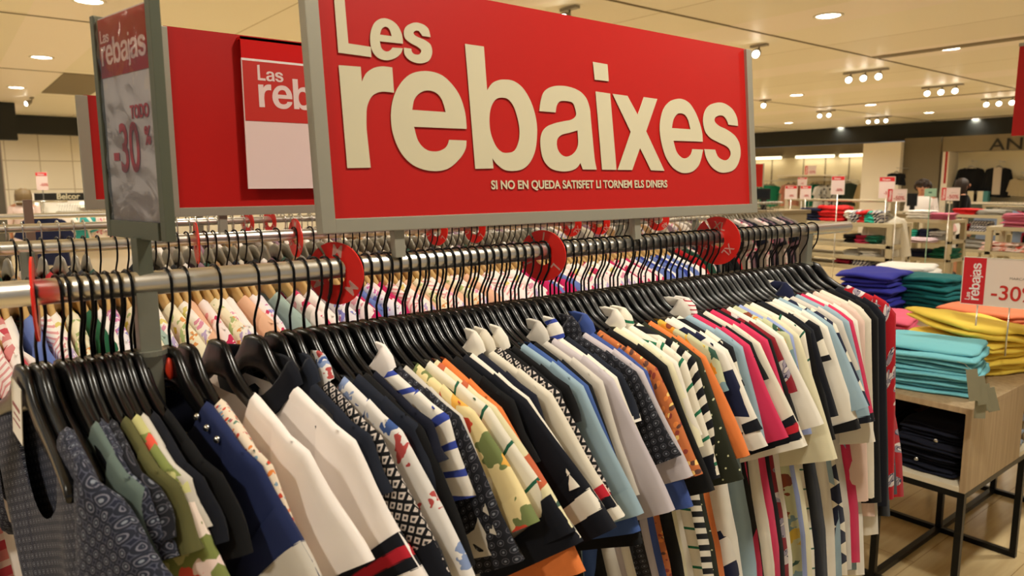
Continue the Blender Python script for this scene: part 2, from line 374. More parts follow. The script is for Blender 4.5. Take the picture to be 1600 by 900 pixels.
# left far wall: runs along X at Y = 23
YL = 23.0
def xl(px): return PY(px, 290, YL).x
def zl(px, py): return PY(px, py, YL).z
def tilewall():
    m, nt, b = newmat('large_wall_tiles', .4)
    tc = N(nt, 'ShaderNodeTexCoord'); mp = N(nt, 'ShaderNodeMapping'); mp.inputs['Rotation'].default_value = (math.pi/2, 0, 0)
    br = N(nt, 'ShaderNodeTexBrick'); br.offset = 0; br.inputs['Scale'].default_value = 1; br.inputs['Brick Width'].default_value = .75; br.inputs['Row Height'].default_value = .75; br.inputs['Mortar Size'].default_value = .012
    br.inputs[1].default_value = lin('f0e8d4'); br.inputs[2].default_value = lin('ebe2cc'); br.inputs[3].default_value = lin('bfb294')
    nt.links.new(tc.outputs['Object'], mp.inputs[0]); nt.links.new(mp.outputs[0], br.inputs[0]); nt.links.new(br.outputs[0], b.inputs['Base Color'])
    return m
box('wall_left', tilewall(), -4, 26, YL, YL+.2, 0, CEIL, kind='structure')
box('trim_40', m_dkfas, -4, 24, YL-.35, YL, zl(80, 211), CEIL-.01, kind='structure')
box('trim_41', m_dkfas, -4, PY(24, 200, 19.8).x, 19.4, 19.8, PY(24, 219, 19.6).z, CEIL-.01, kind='structure')
box('wall_left_pier', simple('pinkish_grey_wall', 'a89c94', .6), -4, PY(3, 250, 19.9).x, 19.8, 20.2, 0, CEIL-.4, kind='structure')
# ------------------------------------------------------------------ ceiling lamps
m_glow = emis('downlight_glow', 'fff6e2', 14)
m_trimw = simple('white_lamp_trim', 'e9e2d0', .4)
m_spotbody = simple('grey_spot_body', '9a9488', .4, .5)
NTH = ['first', 'second', 'third', 'fourth', 'fifth', 'sixth', 'seventh', 'eighth', 'ninth', 'tenth', 'eleventh']
def downlight():
    t = empty('recessed_downlight')
    MB().lathe([(.155, .0), (.155, -.008), (.13, -.012), (.12, -.002)], n=28).build('trim_ring', m_trimw, t, True)
    MB().lathe([(.0, -.004), (.121, -.004)], n=28).build('diffuser', m_glow, t)
    return t
dl = downlight(); first = True
ld = bpy.data.lights.new('downlight_lamp', 'AREA'); ld.shape = 'DISK'; ld.size = .24; ld.energy = LAMP_W; ld.color = (1, .935, .80); ld.spread = math.radians(150)
k = 0
for j, y in enumerate(LIGHT_Y):
    for i, x in enumerate(LIGHT_X):
        d = dl if first else copy_tree(dl); first = False
        dx = .0; d.location = (x+dx, y, CEIL)
        tag(d, 'glowing round recessed downlight, %s in the %s ceiling row behind the racks' % (NTH[i], NTH[j]), 'ceiling light', 'recessed downlights in the cream ceiling')
        lo = bpy.data.objects.new('downlight_lamp', ld); COL.objects.link(lo); lo.parent = d; lo.location = (0, 0, -.02)
def spot_fixture(px, py, heads, label, dirs=-1, lit=()):
    p = PZ(px, py, CEIL-.1)
    t = empty('ceiling_spotlight', (p.x, p.y, CEIL), 0, label, 'spotlight', 'adjustable spotlights on the ceiling')
    MB().box(-.03, .03, -.12*heads, .12*heads, -.03, -.002).build('mounting_track', m_spotbody, t)
    for h in range(heads):
        y = (h-(heads-1)/2)*.24
        e = MB().tube([(0, y, -.03), (0, y, -.06), (-.03, y, -.09), (-.10, y-.02, -.13)], [.012, .012, .045, .06], 14).build('lamp_head', m_spotbody, t, True)
        MB().ball((-.105, y-.021, -.133), (.03, .052, .05)).build('bulb', m_glow, e, True)
for a in ((890, 27, 1, 'bright single spotlight just above the large red sign'), (1186, 82, 1, 'spotlight beside the top right corner of the large red sign'),
          (1196, 163, 1, 'small spotlight low beside the right edge of the large red sign'), (1352, 120, 3, 'row of three spotlights right of the crossing ceiling slot'),
          (1472, 142, 3, 'row of three spotlights below the long grey ceiling slot'), (1562, 160, 3, 'row of three spotlights by the red banner at the right edge'),
          (1290, 179, 2, 'pair of spotlights above the dark fascia on the far wall'), (1372, 188, 3, 'row of three spotlights nearest the far wall'),
          (50, 160, 1, 'bright spotlight by the black fascia at far left')):
    spot_fixture(*a)
# ------------------------------------------------------------------ racks
RZ = 1.4955
def rack(x0, x1, y, z, posts, label, r=.0145, pr=.0125, mat=None, post_mat=None):
    t = empty('clothes_rack', ((x0+x1)/2, y, 0), 0, label, 'clothes rack', 'clothes racks of the shop')
    c = (x0+x1)/2
    MB().tube([(x0-c, 0, z), (x1-c, 0, z)], r, 20).build('rail', mat or m_steel, t, True)
    for p in posts:
        MB().box(p-c-pr, p-c+pr, -pr, pr, .03, z-.008).build('post', post_mat or m_post, t, bevel=.002)
        f = MB().box(p-c-.02, p-c+.02, -.28, .28, .012, .04).build('foot', post_mat or m_post, t, bevel=.004)
        for s in (-1, 1): MB().lathe([(0, 0), (.016, 0), (.016, .014), (0, .014)], (p-c, s*.25, 0), 14).build('levelling_glide', m_black, f)
    return t
t1 = rack(-.55, 1.99, 1.0, RZ, (.197, 1.775), 'front steel clothes rail, nearest rack packed with clothes on black hangers', .0155, .0125)
for x in (.197, 1.775):
    MB().lathe([(.0, 1.41), (.021, 1.41), (.021, 1.404), (.0, 1.404)], (x-.72, 0, 0), 18).build('post_collar', m_post, t1)
rack(-.9, 2.06, 1.73, RZ, (.132, 1.9), 'second steel clothes rail, directly behind the nearest rack', .014)
rack(-1.2, 2.3, 2.53, RZ, (.1, 2.1), 'third clothes rail with pale thin hangers behind the rear red sign', .012)
rack(-1.2, 4.4, 3.35, 1.5, (.9, 2.6, 4.2), 'fourth clothes rail seen as a thin line under the rear red sign', .011)
rack(2.3, 3.05, 2.25, 1.44, (2.4, 2.95), 'short clothes rail with black and floral tops beyond the right end of the second rail', .011)
rack(3.6, PY(1222, 330, 3.9).x, 3.9, 1.42, (3.8, 4.5), 'distant pale clothes rail beside the right edge of the large red sign', .012)
# ------------------------------------------------------------------ big framed signs (plane along the rails)
def sign_frame(x0, x1, y, z0, z1, lean, fw, label, top=False, th=.022):
    t = empty('sale_sign', ((x0+x1)/2, y, z0), 0, label, 'sign')
    h = (z1-z0)/math.cos(lean); w = (x1-x0)/2
    t.rotation_euler = (-lean, 0, 0)
    MB().box(-w+fw*.7, w-fw*.7, -.004, .004, fw*.6, h-(fw*.6 if top else -.002)).build('face_panel', m_red, t)
    f = MB(); f.box(-w, -w+fw, -th/2, th/2, 0, h); f.box(w-fw, w, -th/2, th/2, 0, h); f.box(-w+fw*.98, w-fw*.98, -th/2, th/2, 0, fw)
    if top: f.box(-w+fw*.98, w-fw*.98, -th/2, th/2, h-fw, h)
    f.build('frame', m_frame, t, bevel=.0015)
    return t, w, h
def flat_on(me, name, mat, parent, x, z, y=-.0055):
    return link(name, me, mat, parent, (x, y, z), (math.pi/2, 0, 0))
lean = math.atan(.094)
X0, X1 = .428, 1.509
sg, w, h = sign_frame(X0, X1, .985, 1.548, 1.548+.375*math.cos(lean), lean, .021, 'large red sale sign with big cream lettering on two posts above the front rail')
pos = {'L': 'L', 'e1': 'e1', 's1': 's1', 'r': 'r', 'e2': 'e2', 'b': 'b', 'a': 'a', 'i': 'i', 'x': 'x', 'e3': 'e3', 's2': 's2'}
loops = []
for kx in pos:
    if kx in GLYPH: loops += [[(p[0]/1000, p[1]/1000) for p in lp] for lp in glyph(kx, GLYPH[kx][0], 72, 1.0)]
dz = 1.5704-1.548
flat_on(loops_mesh(loops), 'large_lettering', m_cream, sg, -(X0+X1)/2, dz)
me = text_mesh('SI NO EN QUEDA SATISFET LI TORNEM ELS DINERS', .0205, 1.0, .0005)
wt = max(v.co.x for v in me.vertices)
for v in me.vertices: v.co.x *= .457/wt
flat_on(me, 'small_lettering', m_cream, sg, .737-(X0+X1)/2, dz+.0455)
def sign_posts(xs, y, z0, z1, parent, xc, mat=None, r=.009):
    for x in xs: MB().box(x-xc-r, x-xc+r, -r*.8+.004, r*.8+.004, z0-z1, .004).build('support_post', mat or m_frame, parent, bevel=.0015)
sign_posts((.556, 1.10), 1, 1.506, 1.548, sg, (X0+X1)/2)
# rear sign on the second rail, with a framed poster hooked on it
rs, w, h = sign_frame(.402, 1.46, 1.73, 1.548, 1.955, 0, .02, 'rear red sign panel on the second rail, partly hidden by the large sign')
sign_posts((.517, 1.2), 1.73, 1.506, 1.548, rs, .931)
ps = empty('hanging_poster', (.72, 1.705, 1.609), math.radians(0), 'pale poster with red lettered header hooked over the rear red sign', 'poster')
MB().box(-.15, .31, -.002, .002, 0, .292).build('card', m_pink, ps)
MB().box(-.148, .308, -.0028, -.002, .155, .289).build('red_header', simple('faded_red_header', 'c2332c', .35), ps)
MB().box(-.15, .31, -.003, .0, .289, .294).build('edge_strip', m_white, ps)
MB().box(-.15, .31, -.003, .03, .335, .341).box(-.15, .31, -.003, -.001, .294, .341).build('hanging_flap', simple('red_glossy_flap', 'd01512', .12), ps)
lg = [[(a, b) for a, b in lp] for lp in rebajas_logo(.29)]
flat_on(loops_mesh(lg, .0002), 'header_lettering', m_pink, ps, -.115, .187, -.0032)
flat_on(text_mesh('-50%', .13, .9, .003), 'price_lettering', simple('red_print', 'cf2a2a', .5), ps, .01, .075, -.0024)
# third sign
ts, w, h = sign_frame(.352, 1.3, 2.53, 1.545, 1.883, 0, .03, 'leftmost red sign panel behind the framed price poster')
sign_posts((.6, 1.15), 2.53, 1.506, 1.545, ts, .826)
# framed poster holder standing across the first rail
ha = math.radians(11)
hd = empty('poster_holder', (.197, 1.0, 1.5), ha, 'upright grey framed poster holder in a plastic sleeve, standing on the front rail at left', 'sign holder')
# local: +y away along the panel, x = thickness; z up from rail
y0, y1, zb0, zt = -.078, .094, .052, .345
hb = MB(); hb.box(-.004, .010, y1-.011, y1, zb0, zt-.012); hb.box(-.003, .0095, y0, y0+.013, zb0, zt+.03); hb.box(-.0035, .0095, y0+.019, y1-.01, zb0, zb0+.022)
hb.build('frame', m_framedark, hd, bevel=.001)
MB().box(.002, .004, y0+.015, y1-.008, zb0+.018, zt-.016).build('poster_card', simple('grey_white_poster', 'cfc4be', .5), hd)
MB().box(.001, .0021, y0+.018, y1-.009, zt-.09, zt-.018).build('red_header', simple('muted_red_header', 'a31812', .4), hd)
MB().box(-.009, .009, -.009, .009, -.095, zb0+.002).build('support_post', m_framedark, hd, bevel=.001)
def on_holder(me, name, mat, ya, z):   # writing faces -x (towards the viewer side); text x runs from far to near (-y)
    return link(name, me, mat, hd, (.0008, ya, z), (math.pi/2, 0, -math.pi/2))
on_holder(loops_mesh(rebajas_logo(.132), .0002), 'header_lettering', simple('pale_header_print', 'e6c8be', .5), .078, zt-.075)
m_redp = simple('dull_red_print', 'b8282e', .5)
on_holder(text_mesh('TODO', .022, .8, .0006), 'todo_lettering', m_redp, .004, zb0+.155)
on_holder(text_mesh('-30', .085, .72, .001), 'price_lettering', m_redp, .065, zb0+.11)
on_holder(text_mesh('%', .03, .8, .0008), 'percent_sign', m_redp, -.032, zb0+.125)
def sleeve_film():
    m, nt, b = newmat('clear_wrinkled_film', .08, 0, .5)
    tr = N(nt, 'ShaderNodeBsdfTransparent'); gl = N(nt, 'ShaderNodeBsdfGlossy'); gl.inputs['Roughness'].default_value = .07
    fr = N(nt, 'ShaderNodeFresnel'); fr.inputs[0].default_value = 1.55; mx = N(nt, 'ShaderNodeMixShader')
    no = N(nt, 'ShaderNodeTexNoise'); no.inputs['Scale'].default_value = 22; no.inputs['Distortion'].default_value = 1.5; tc = N(nt, 'ShaderNodeTexCoord'); bu = N(nt, 'ShaderNodeBump'); bu.inputs['Strength'].default_value = .35; bu.inputs['Distance'].default_value = .002
    L = nt.links.new
    L(tc.outputs['Object'], no.inputs[0]); L(no.outputs[0], bu.inputs['Height']); L(bu.outputs[0], gl.inputs['Normal']); L(bu.outputs[0], fr.inputs['Normal'])
    L(fr.outputs[0], mx.inputs[0]); L(tr.outputs[0], mx.inputs[1]); L(gl.outputs[0], mx.inputs[2]); L(mx.outputs[0], nt.nodes['Material Output'].inputs[0])
    return m
fm = MB(); vs = []; ny, nz = 14, 24
for j in range(nz+1):
    for i in range(ny+1): vs.append((-.0015-.0018*random.random(), y0+.016+(y1-y0-.026)*i/ny, zb0+.02+(zt-zb0-.02)*j/nz))
fm.add(vs, [(j*(ny+1)+i, j*(ny+1)+i+1, (j+1)*(ny+1)+i+1, (j+1)*(ny+1)+i) for j in range(nz) for i in range(ny)])
fm.build('clear_film', sleeve_film(), hd, True)
# ------------------------------------------------------------------ size discs on the rails
def disc(x, y, letters, yaw, label, r=.047, mat=None):
    t = empty('size_disc', (x, y, RZ-.008), yaw, label, 'size disc', 'red size discs on the rails')
    m = MB(); n_ = 48; v = []; R0 = .0175
    for xx in (-.0012, .0012):
        for rr in (R0, r):
            for k in range(n_): a = 2*math.pi*k/n_; v.append((xx, rr*math.cos(a), rr*math.sin(a)))
    f = []
    for k in range(n_):
        if k == 7: continue                                   # the slit through which the disc clips on
        q = (k+1) % n_
        f += [(k, q, n_+q, n_+k), (2*n_+k, 3*n_+k, 3*n_+q, 2*n_+q), (n_+k, n_+q, 3*n_+q, 3*n_+k), (k, 2*n_+k, 2*n_+q, q)]
    m.add(v, f); d = m.build('disc_plate', mat or m_disc, t)
    for a in (90, 210, 330):
        me = text_mesh(letters, .026, .9, .0004, 'CENTER'); q = math.radians(a-8)
        for vv in me.vertices:
            tx, ty = vv.co.x, vv.co.y+.033
            # rotate about the disc centre; seen from -x, text right = -y
            c, s = math.cos(q-math.pi/2), math.sin(q-math.pi/2)
            X, Z = tx*c-ty*s, tx*s+ty*c
            vv.co = (-.0016, -X, Z)
        link('size_lettering', me, m_disclet, t)
    return t
disc(.457, 1.0, 'M', math.radians(33), 'large red M size disc on the front rail below the big sign')
disc(.865, 1.0, 'L', math.radians(22), 'large red L size disc at the middle of the front rail')
disc(1.392, 1.0, 'XL', math.radians(12), 'large red XL size disc toward the right end of the front rail', .055)
disc(.08, 1.0, 'S', math.radians(-8), 'edge-on orange red size disc at far left of the front rail', .05)
for x, yw, lt, lb in ((.455, -8, 'S', 'leftmost edge-on red disc on the second rail'), (.688, -2, 'M', 'narrow edge-on red disc on the second rail left of the M disc'),
                      (1.1, 14, 'L', 'red disc on the second rail right of the left sign post'), (1.232, 12, 'L', 'red disc on the second rail, second right of the left sign post'),
                      (1.618, 8, 'XL', 'red disc on the second rail above the L disc'), (1.748, 12, 'XL', 'red disc on the second rail between the L and XL discs'), (2.05, 20, '48', 'red disc at the right end of the second rail')):
    disc(x, 1.73, lt, math.radians(yw), lb, .048 if x < .8 else .042)
for x, lb in ((.838, 'left small red disc on the third rail under the rear sign'), (.915, 'right small red disc on the third rail under the rear sign')):
    disc(x, 2.53, 'M', math.radians(12), lb, .04)
# ------------------------------------------------------------------ hangers
NZ = 1.412                                                    # height of a hanger's neck top on the front rail
def hanger_profile(u):
    u = abs(u)
    pts = [(0, -.026, .026), (.022, -.027, .026), (.034, -.032, .024), (.045, -.043, .021), (.062, -.055, .016), (.09, -.066, .012), (.15, -.086, .010), (.20, -.104, .009), (.212, -.109, .006)]
    for a, b in zip(pts, pts[1:]):
        if u <= b[0]:
            t = (u-a[0])/(b[0]-a[0]); t = t*t*(3-2*t) if a[0] < .06 and a[0] > .01 else t
            return a[1]+(b[1]-a[1])*t, a[2]+(b[2]-a[2])*t
    return pts[-1][1:]
def hook_pts(zr, rail_r=.0175):
    """hook in the hanger plane; near side is -y; zr = rail centre above the neck top"""
    p = []
    for k in range(13):
        a = math.radians(215-k*(215+35)/12.0)
        p.append((0, -rail_r*math.cos(a)*-1*-1, zr+rail_r*math.sin(a)))
    # starts at far side below the rail, over the top, ends near side
    p = [(0, rail_r*math.cos(math.radians(a)), zr+.001+rail_r*math.sin(math.radians(a))) for a in [-40, -15, 10, 35, 60, 85, 110, 135, 160, 180]]
    p += [(0, -rail_r*.98, zr-.02), (0, -rail_r*.8, zr-.034), (0, -.004, zr-.052), (0, .001, zr-.064), (0, 0, -.004)]
    return p
def hanger_meshes(zr, thick=.0062, scale=1.0, hook_r=.0019, step=30):
    m = MB(); us = [-.212+.424*i/step for i in range(step+1)]
    v = []; f = []; n_ = 10
    for u in us:
        c, hh = hanger_profile(u)
        for k in range(n_):
            a = 2*math.pi*k/n_; ca, sa = math.cos(a), math.sin(a)
            v.append((thick*math.copysign(abs(ca)**.6, ca)-.02*(u/.21)**2*.5, u*scale*.87, (c+hh*math.copysign(abs(sa)**.7, sa))))
    for i in range(step):
        for k in range(n_): f.append((i*n_+k, i*n_+(k+1) % n_, (i+1)*n_+(k+1) % n_, (i+1)*n_+k))
    f.append(tuple(range(n_-1, -1, -1))); f.append(tuple(step*n_+k for k in range(n_)))
    body = m.add(v, f).mesh('hanger_body', True)
    hook = MB().tube(hook_pts(zr), hook_r, 7).mesh('hook', True)
    return body, hook
BODY1, HOOK1 = hanger_meshes(RZ-NZ)
def hanger_proto(body_mat, hook_mat, bodym=None, hookm=None):
    t = empty('clothes_hanger')
    b = bodym or BODY1.copy(); h_ = hookm or HOOK1.copy()
    link('hanger_body', b, body_mat, t); link('hook', h_, hook_mat, t)
    return t
# ------------------------------------------------------------------ garments
def uvset(me, fn):
    uv = me.uv_layers.new(name='UVMap')
    co = np.empty(len(me.vertices)*3); me.vertices.foreach_get('co', co); co = co.reshape(-1, 3)
    li = np.empty(len(me.loops), dtype=np.int32); me.loops.foreach_get('vertex_index', li)
    U = fn(co)[li]; uv.data.foreach_set('uv', U.astype(np.float32).ravel())
def torso_mesh(L=.68, Wd=.2, T=.008, neck=.072, scoop=.07, flare=.02, amp=.006, seed=0, nu=24, nv=16, curve=.0, fartaper=0):
    rnd = random.Random(seed); ph = rnd.uniform(0, 6.28); ph2 = rnd.uniform(0, 6.28); fr = rnd.uniform(3.0, 5.5)
    m = MB()
    for side in (-1, 1):
        v = []
        for j in range(nv+1):
            t = (0, .012, .03)[j] if j < 3 else .03+.97*((j-2)/(nv-2))**1.1
            for i in range(nu+1):
                a = -1+2*i/nu
                w = Wd*(1-.10*math.sin(math.pi*min(1, t*1.3))*.6)+flare*t
                u = a*w*(max(.35, 1-fartaper*t) if a > 0 else 1)
                u0 = a*Wd; c, hh = hanger_profile(u0); zt = c+hh+.003
                open_ = 0.0
                if abs(u0) < neck:
                    c2, h2 = hanger_profile(neck); q = math.sqrt(max(0, 1-(u0/neck)**2))
                    zt = c2+h2+.003-(scoop if side < 0 else scoop*.28)*q; open_ = q
                hem = -L+curve*(1-a*a)*-1+.012*math.sin(3*a+ph)
                z = zt*(1-t)+hem*t
                th = T*(max(0, 1-a*a))**.18*(min(1, t*60)+open_*(1-min(1, t*60)))*(.85+.5*t)
                fold = amp*(t**.6)*(math.sin(fr*a+ph+1.3*t)+.6*math.sin(2.3*fr*a+ph2-2*t))*(1-.2*a*a)
                fold += -.02*(a)**2*.5*(1-t*.6)+(.5*min(1, t*1.6)*max(0, -u-.09) if t > 0 else 0)
                v.append((side*th+fold, u, z))
        f = []
        for j in range(nv):
            for i in range(nu): f.append((j*(nu+1)+i, j*(nu+1)+i+1, (j+1)*(nu+1)+i+1, (j+1)*(nu+1)+i))
        m.add(v, f)
    me = m.mesh('torso', True)
    uvset(me, lambda c: np.stack([c[:, 1]+.013*seed, c[:, 2]], 1))
    return me
def sleeve_geo(side, Ls, th, wc, T=.012, s0=0, s1=1, seed=0, ns=8, nt=16, puff=0, inset=0):
    """side -1 = near end of the hanger (towards -y)"""
    rnd = random.Random(seed); ph = rnd.uniform(0, 6.28)
    ct, st = math.cos(th), math.sin(th)
    A = Vector((0, .165, -.072)); Am = Vector((0, .214, -.098)); B = Vector((0, .214+Ls*ct, -.098-Ls*st))
    C0 = Vector((0, .150, -.25)); C1 = B+Vector((0, -wc*st, -wc*ct))
    v = []; uv = []
    for j in range(ns+1):
        s = s0+(s1-s0)*j/ns
        top = A.lerp(Am, min(1, s/.22)) if s < .22 else Am.lerp(B, (s-.22)/.78)
        bot = C0.lerp(C1, s**.8)
        mid = math.sin(math.pi*s)*.01
        for k in range(nt):
            a = 2*math.pi*k/nt
            q = (1-math.cos(a))/2
            p = top.lerp(bot, q)
            x = T*(.75+.35*s+puff*math.sin(math.pi*s))*math.copysign(abs(math.sin(a))**.55, math.sin(a))+.005*math.sin(6*s+ph+2.2*a)*s+inset*math.sin(a)
            x += -.010+.42*max(0, p.y-.19)*(1 if side < 0 else -1)
            v.append((x, p.y*(-1 if side < 0 else 1), p.z+mid*0)); uv.append((q*.14+.5*side, s*Ls*1.0))
    f = []
    for j in range(ns):
        for k in range(nt): f.append((j*nt+k, j*nt+(k+1) % nt, (j+1)*nt+(k+1) % nt, (j+1)*nt+k))
    return v, f, uv
def sleeve_mesh(name, *a, **k):
    v, f, uv = sleeve_geo(*a, **k)
    me = bpy.data.meshes.new(name); me.from_pydata(v, [], f)
    l = me.uv_layers.new(name='UVMap'); li = [x for q in f for x in q]
    l.data.foreach_set('uv', np.array([uv[i] for i in li], dtype=np.float32).ravel())
    for p in me.polygons: p.use_smooth = True
    return me
def collar_mesh(seed=0, h=.02):
    rnd = random.Random(seed); v = []; n_ = 22; f = []
    c2, h2 = hanger_profile(.08); zb_ = c2+h2
    for i in range(n_+1):
        a = math.radians(-90+14+ (360-28)*i/n_)            # gap at the front (-x)
        a2 = a
        cu, cx = math.sin(a2+math.pi/2), -math.cos(a2+math.pi/2)
        u = .080*math.cos(a2); x = .016*math.sin(a2)
        fr = max(0, -math.sin(a2)); drop = .06*fr**1.5
        tip = .014*fr**6
        for (du, dx, dz_) in ((0, 0, .0), (-.004, 0, h*.8), (.006, .004, h*.9), (.02, .007, .005-tip), (.026, .009, -.010-tip*1.3)):
            v.append((x+dx*math.sin(a2), u+du*math.cos(a2), zb_-drop+dz_+.004))
    for i in range(n_):
        for k in range(4): f.append((i*5+k, i*5+k+1, (i+1)*5+k+1, (i+1)*5+k))
    me = bpy.data.meshes.new('collar'); me.from_pydata(v, [], f)
    for p in me.polygons: p.use_smooth = True
    uvset(me, lambda c: np.stack([c[:, 1], c[:, 2]], 1))
    return me
def garment(kind, name, mat, seed=0, cuff=None, collar=None, L=.68, Ls=.15, th=58, wc=.13, T=.008, amp=.006, cufflen=.1, flare=.02, slv=None, scoop=.07, puff=0, curve=0, nu=24, nv=16, slT=.0125, fartaper=0):
    t = empty(name)
    link('torso', torso_mesh(L, .2, T, .088, scoop, flare, amp, seed, nu, nv, curve, fartaper), mat, t)
    if kind != 'sleeveless':
        for side in (-1, 1):
            kk = dict(T=slT, seed=seed+side, puff=puff)
            s = link('sleeve', sleeve_mesh('sleeve', side, Ls, math.radians(th), wc, s1=1.0, **kk), slv or mat, t)
            if cuff is not None:
                frac = cufflen
                for ci, cm in enumerate(cuff):
                    a0 = 1-frac+frac*ci/len(cuff); a1 = 1-frac+frac*(ci+1)/len(cuff)+.002
                    kw = dict(kk); kw['inset'] = .003; kw['ns'] = 4
                    link('cuff' if len(cuff) == 1 else 'cuff_band', sleeve_mesh('cuff', side, Ls+.004, math.radians(th), wc+.004, s0=a0, s1=a1+.004, **kw), cm, s)
    if collar is not None:
        link('collar', collar_mesh(seed), collar, t)
    return t
# ------------------------------------------------------------------ fabrics
P = lambda n_, c: cloth(n_, 'plain', [c])
f_navy = P('navy_cotton', '0e1122'); f_black = P('black_cotton', '050507'); f_dnavy = P('dark_navy_knit', '090c17')
f_white = P('white_cotton', 'efe6e0'); f_cream = P('cream_cotton', 'd6cdbb'); f_ivory = P('ivory_cotton', 'e0d9cb'); f_greyw = P('grey_white_cotton', 'c6bfb4')
f_orange = P('orange_jersey', 'd9783c'); f_pink = P('crimson_pink_cotton', 'c62f55'); f_red = P('red_cotton', 'a81c2a')
f_lblue = P('pale_denim_blue', '8fa6b2'); f_blue = P('medium_blue_cotton', '3c5690'); f_royal = P('royal_blue_jersey', '3a4f8e'); f_peri = P('periwinkle_cotton', '8f9bc6')
f_olive = P('olive_satin', '55532f'); f_taupe = P('taupe_cotton', 'a99a8c'); f_palepink = P('pale_pink_knit', 'd9bcae'); f_mint = P('mint_green_cotton', '86a890')
f_slate = P('slate_navy_cotton', '181d2a'); f_lav = P('greyish_lilac_cotton', 'b9b0b4'); f_yel = P('pale_yellow_cotton', 'd6ceae'); f_coral = P('coral_linen', 'd97868')
f_satin = P('grey_green_satin', '5c6a64')
f_lattice = cloth('black_white_lattice', 'tile', [(0, '2a2a2e'), (.15, 'c6bab2'), (.33, '0a0a0e')], 110, 45)
f_navflor = cloth('navy_small_medallion', 'tile', [(0, '7c828c'), (.10, '262a38'), (.24, '6d6c78'), (.31, '20232f'), (.50, '4c4e5e'), (.56, '1d2030')], 95, 20)
f_darkflor = cloth('charcoal_medallion', 'tile', [(0, '70737c'), (.12, '202229'), (.3, '4c4a52'), (.36, '15161d')], 95, 10)
f_ditsy = cloth('ditsy_multicolour_floral', 'ditsy', ['e0cfba', 'c8452f', '5b7b6b', 'd9803f', 'e0cfba', 'b04a5a', '7f9bb0'], 190)
f_lily = cloth('green_lily_print', 'bloom', ['7b8448', 'e8d0c8', 'b9b57a', 'd8523f', 'ead8cc', '5f6b33', 'e8d0c8', 'e09a86'], 24)
f_bluered = cloth('white_blue_red_floral', 'bloom', ['ded9d4', '3d568f', 'ded9d4', 'b54a48', '7e8fb5', 'ded9d4'], 42)
f_yelred = cloth('yellow_red_floral', 'bloom', ['e2cf9a', 'c8452f', 'e0a84a', '6f7a4a', 'e8dcc0'], 26)
f_greenyel = cloth('cream_green_floral', 'bloom', ['d9d0a8', '5d7350', 'c8a83f', '40584a', 'd9d0a8', 'c0603f'], 30)
f_sunfl = cloth('sunflower_print', 'bloom', ['b7b892', 'd9932c', '2f4f40', 'c8a83f', '6f8a90', '7a3a20'], 26)
f_orflor = cloth('orange_small_floral', 'ditsy', ['b8683a', 'e8c070', '5b3a30', 'd9803f', '8a3a30'], 120)
f_nw = cloth('navy_white_wide_stripe', 'stripe', [(0, '141a38'), (.55, 'd9d2c6')], 9.0, 35)
f_nwblock = cloth('navy_white_block', 'stripe', [(0, 'd5cdc8'), (.36, '1c2750')], 3.0, 6)
f_bw = cloth('black_white_stripe', 'stripe', [(0, '0d0e14'), (.5, 'e0d8c8')], 42)
f_bww = cloth('black_white_band_stripe', 'stripe', [(0, '0d0e14'), (.52, 'dcd4c2')], 17, 8)
f_gs = cloth('white_green_thin_stripe', 'stripe', [(0, '1f6a4a'), (.13, 'e2dac8')], 26, -8)
f_gs2 = cloth('ivory_green_pinstripe', 'stripe', [(0, '1f5a44'), (.08, 'ddd6c4')], 21)
f_bs = cloth('white_blue_stripe', 'stripe', [(0, '34459a'), (.26, 'e2dcd2')], 34, 20)
f_bnavy = P('bright_navy_cotton', '1c2750')
f_bgs = cloth('navy_grey_stripe', 'stripe', [(0, '8a98b0'), (.2, '1a2038'), (.6, '2a3150')], 60)
f_arg = cloth('navy_cream_argyle', 'check', ['161c34', 'ddd4c0'], 26, 45)
f_dots = cloth('dark_olive_dotted', 'tile', [(0, 'c8c8a0'), (.08, '24271a')], 55, 30)
f_pais = cloth('red_paisley', 'paisley', ['a81420', 'd0c4c0', '34304a', '8d8490'], 30)
f_pais2 = cloth('dark_red_paisley', 'paisley', ['7d1420', 'c0b4b0', '34304a', '8d8490'], 30)
f_redst = cloth('white_red_thin_stripe', 'stripe', [(0, 'b03040'), (.3, 'e6ddd6')], 120)
f_cufnw = cloth('navy_red_cuff', 'plain', ['1a1e38']); f_cufr = P('red_cuff', 'b01c2c')
NRN = [f_dnavy, f_cufr, f_dnavy, f_white]
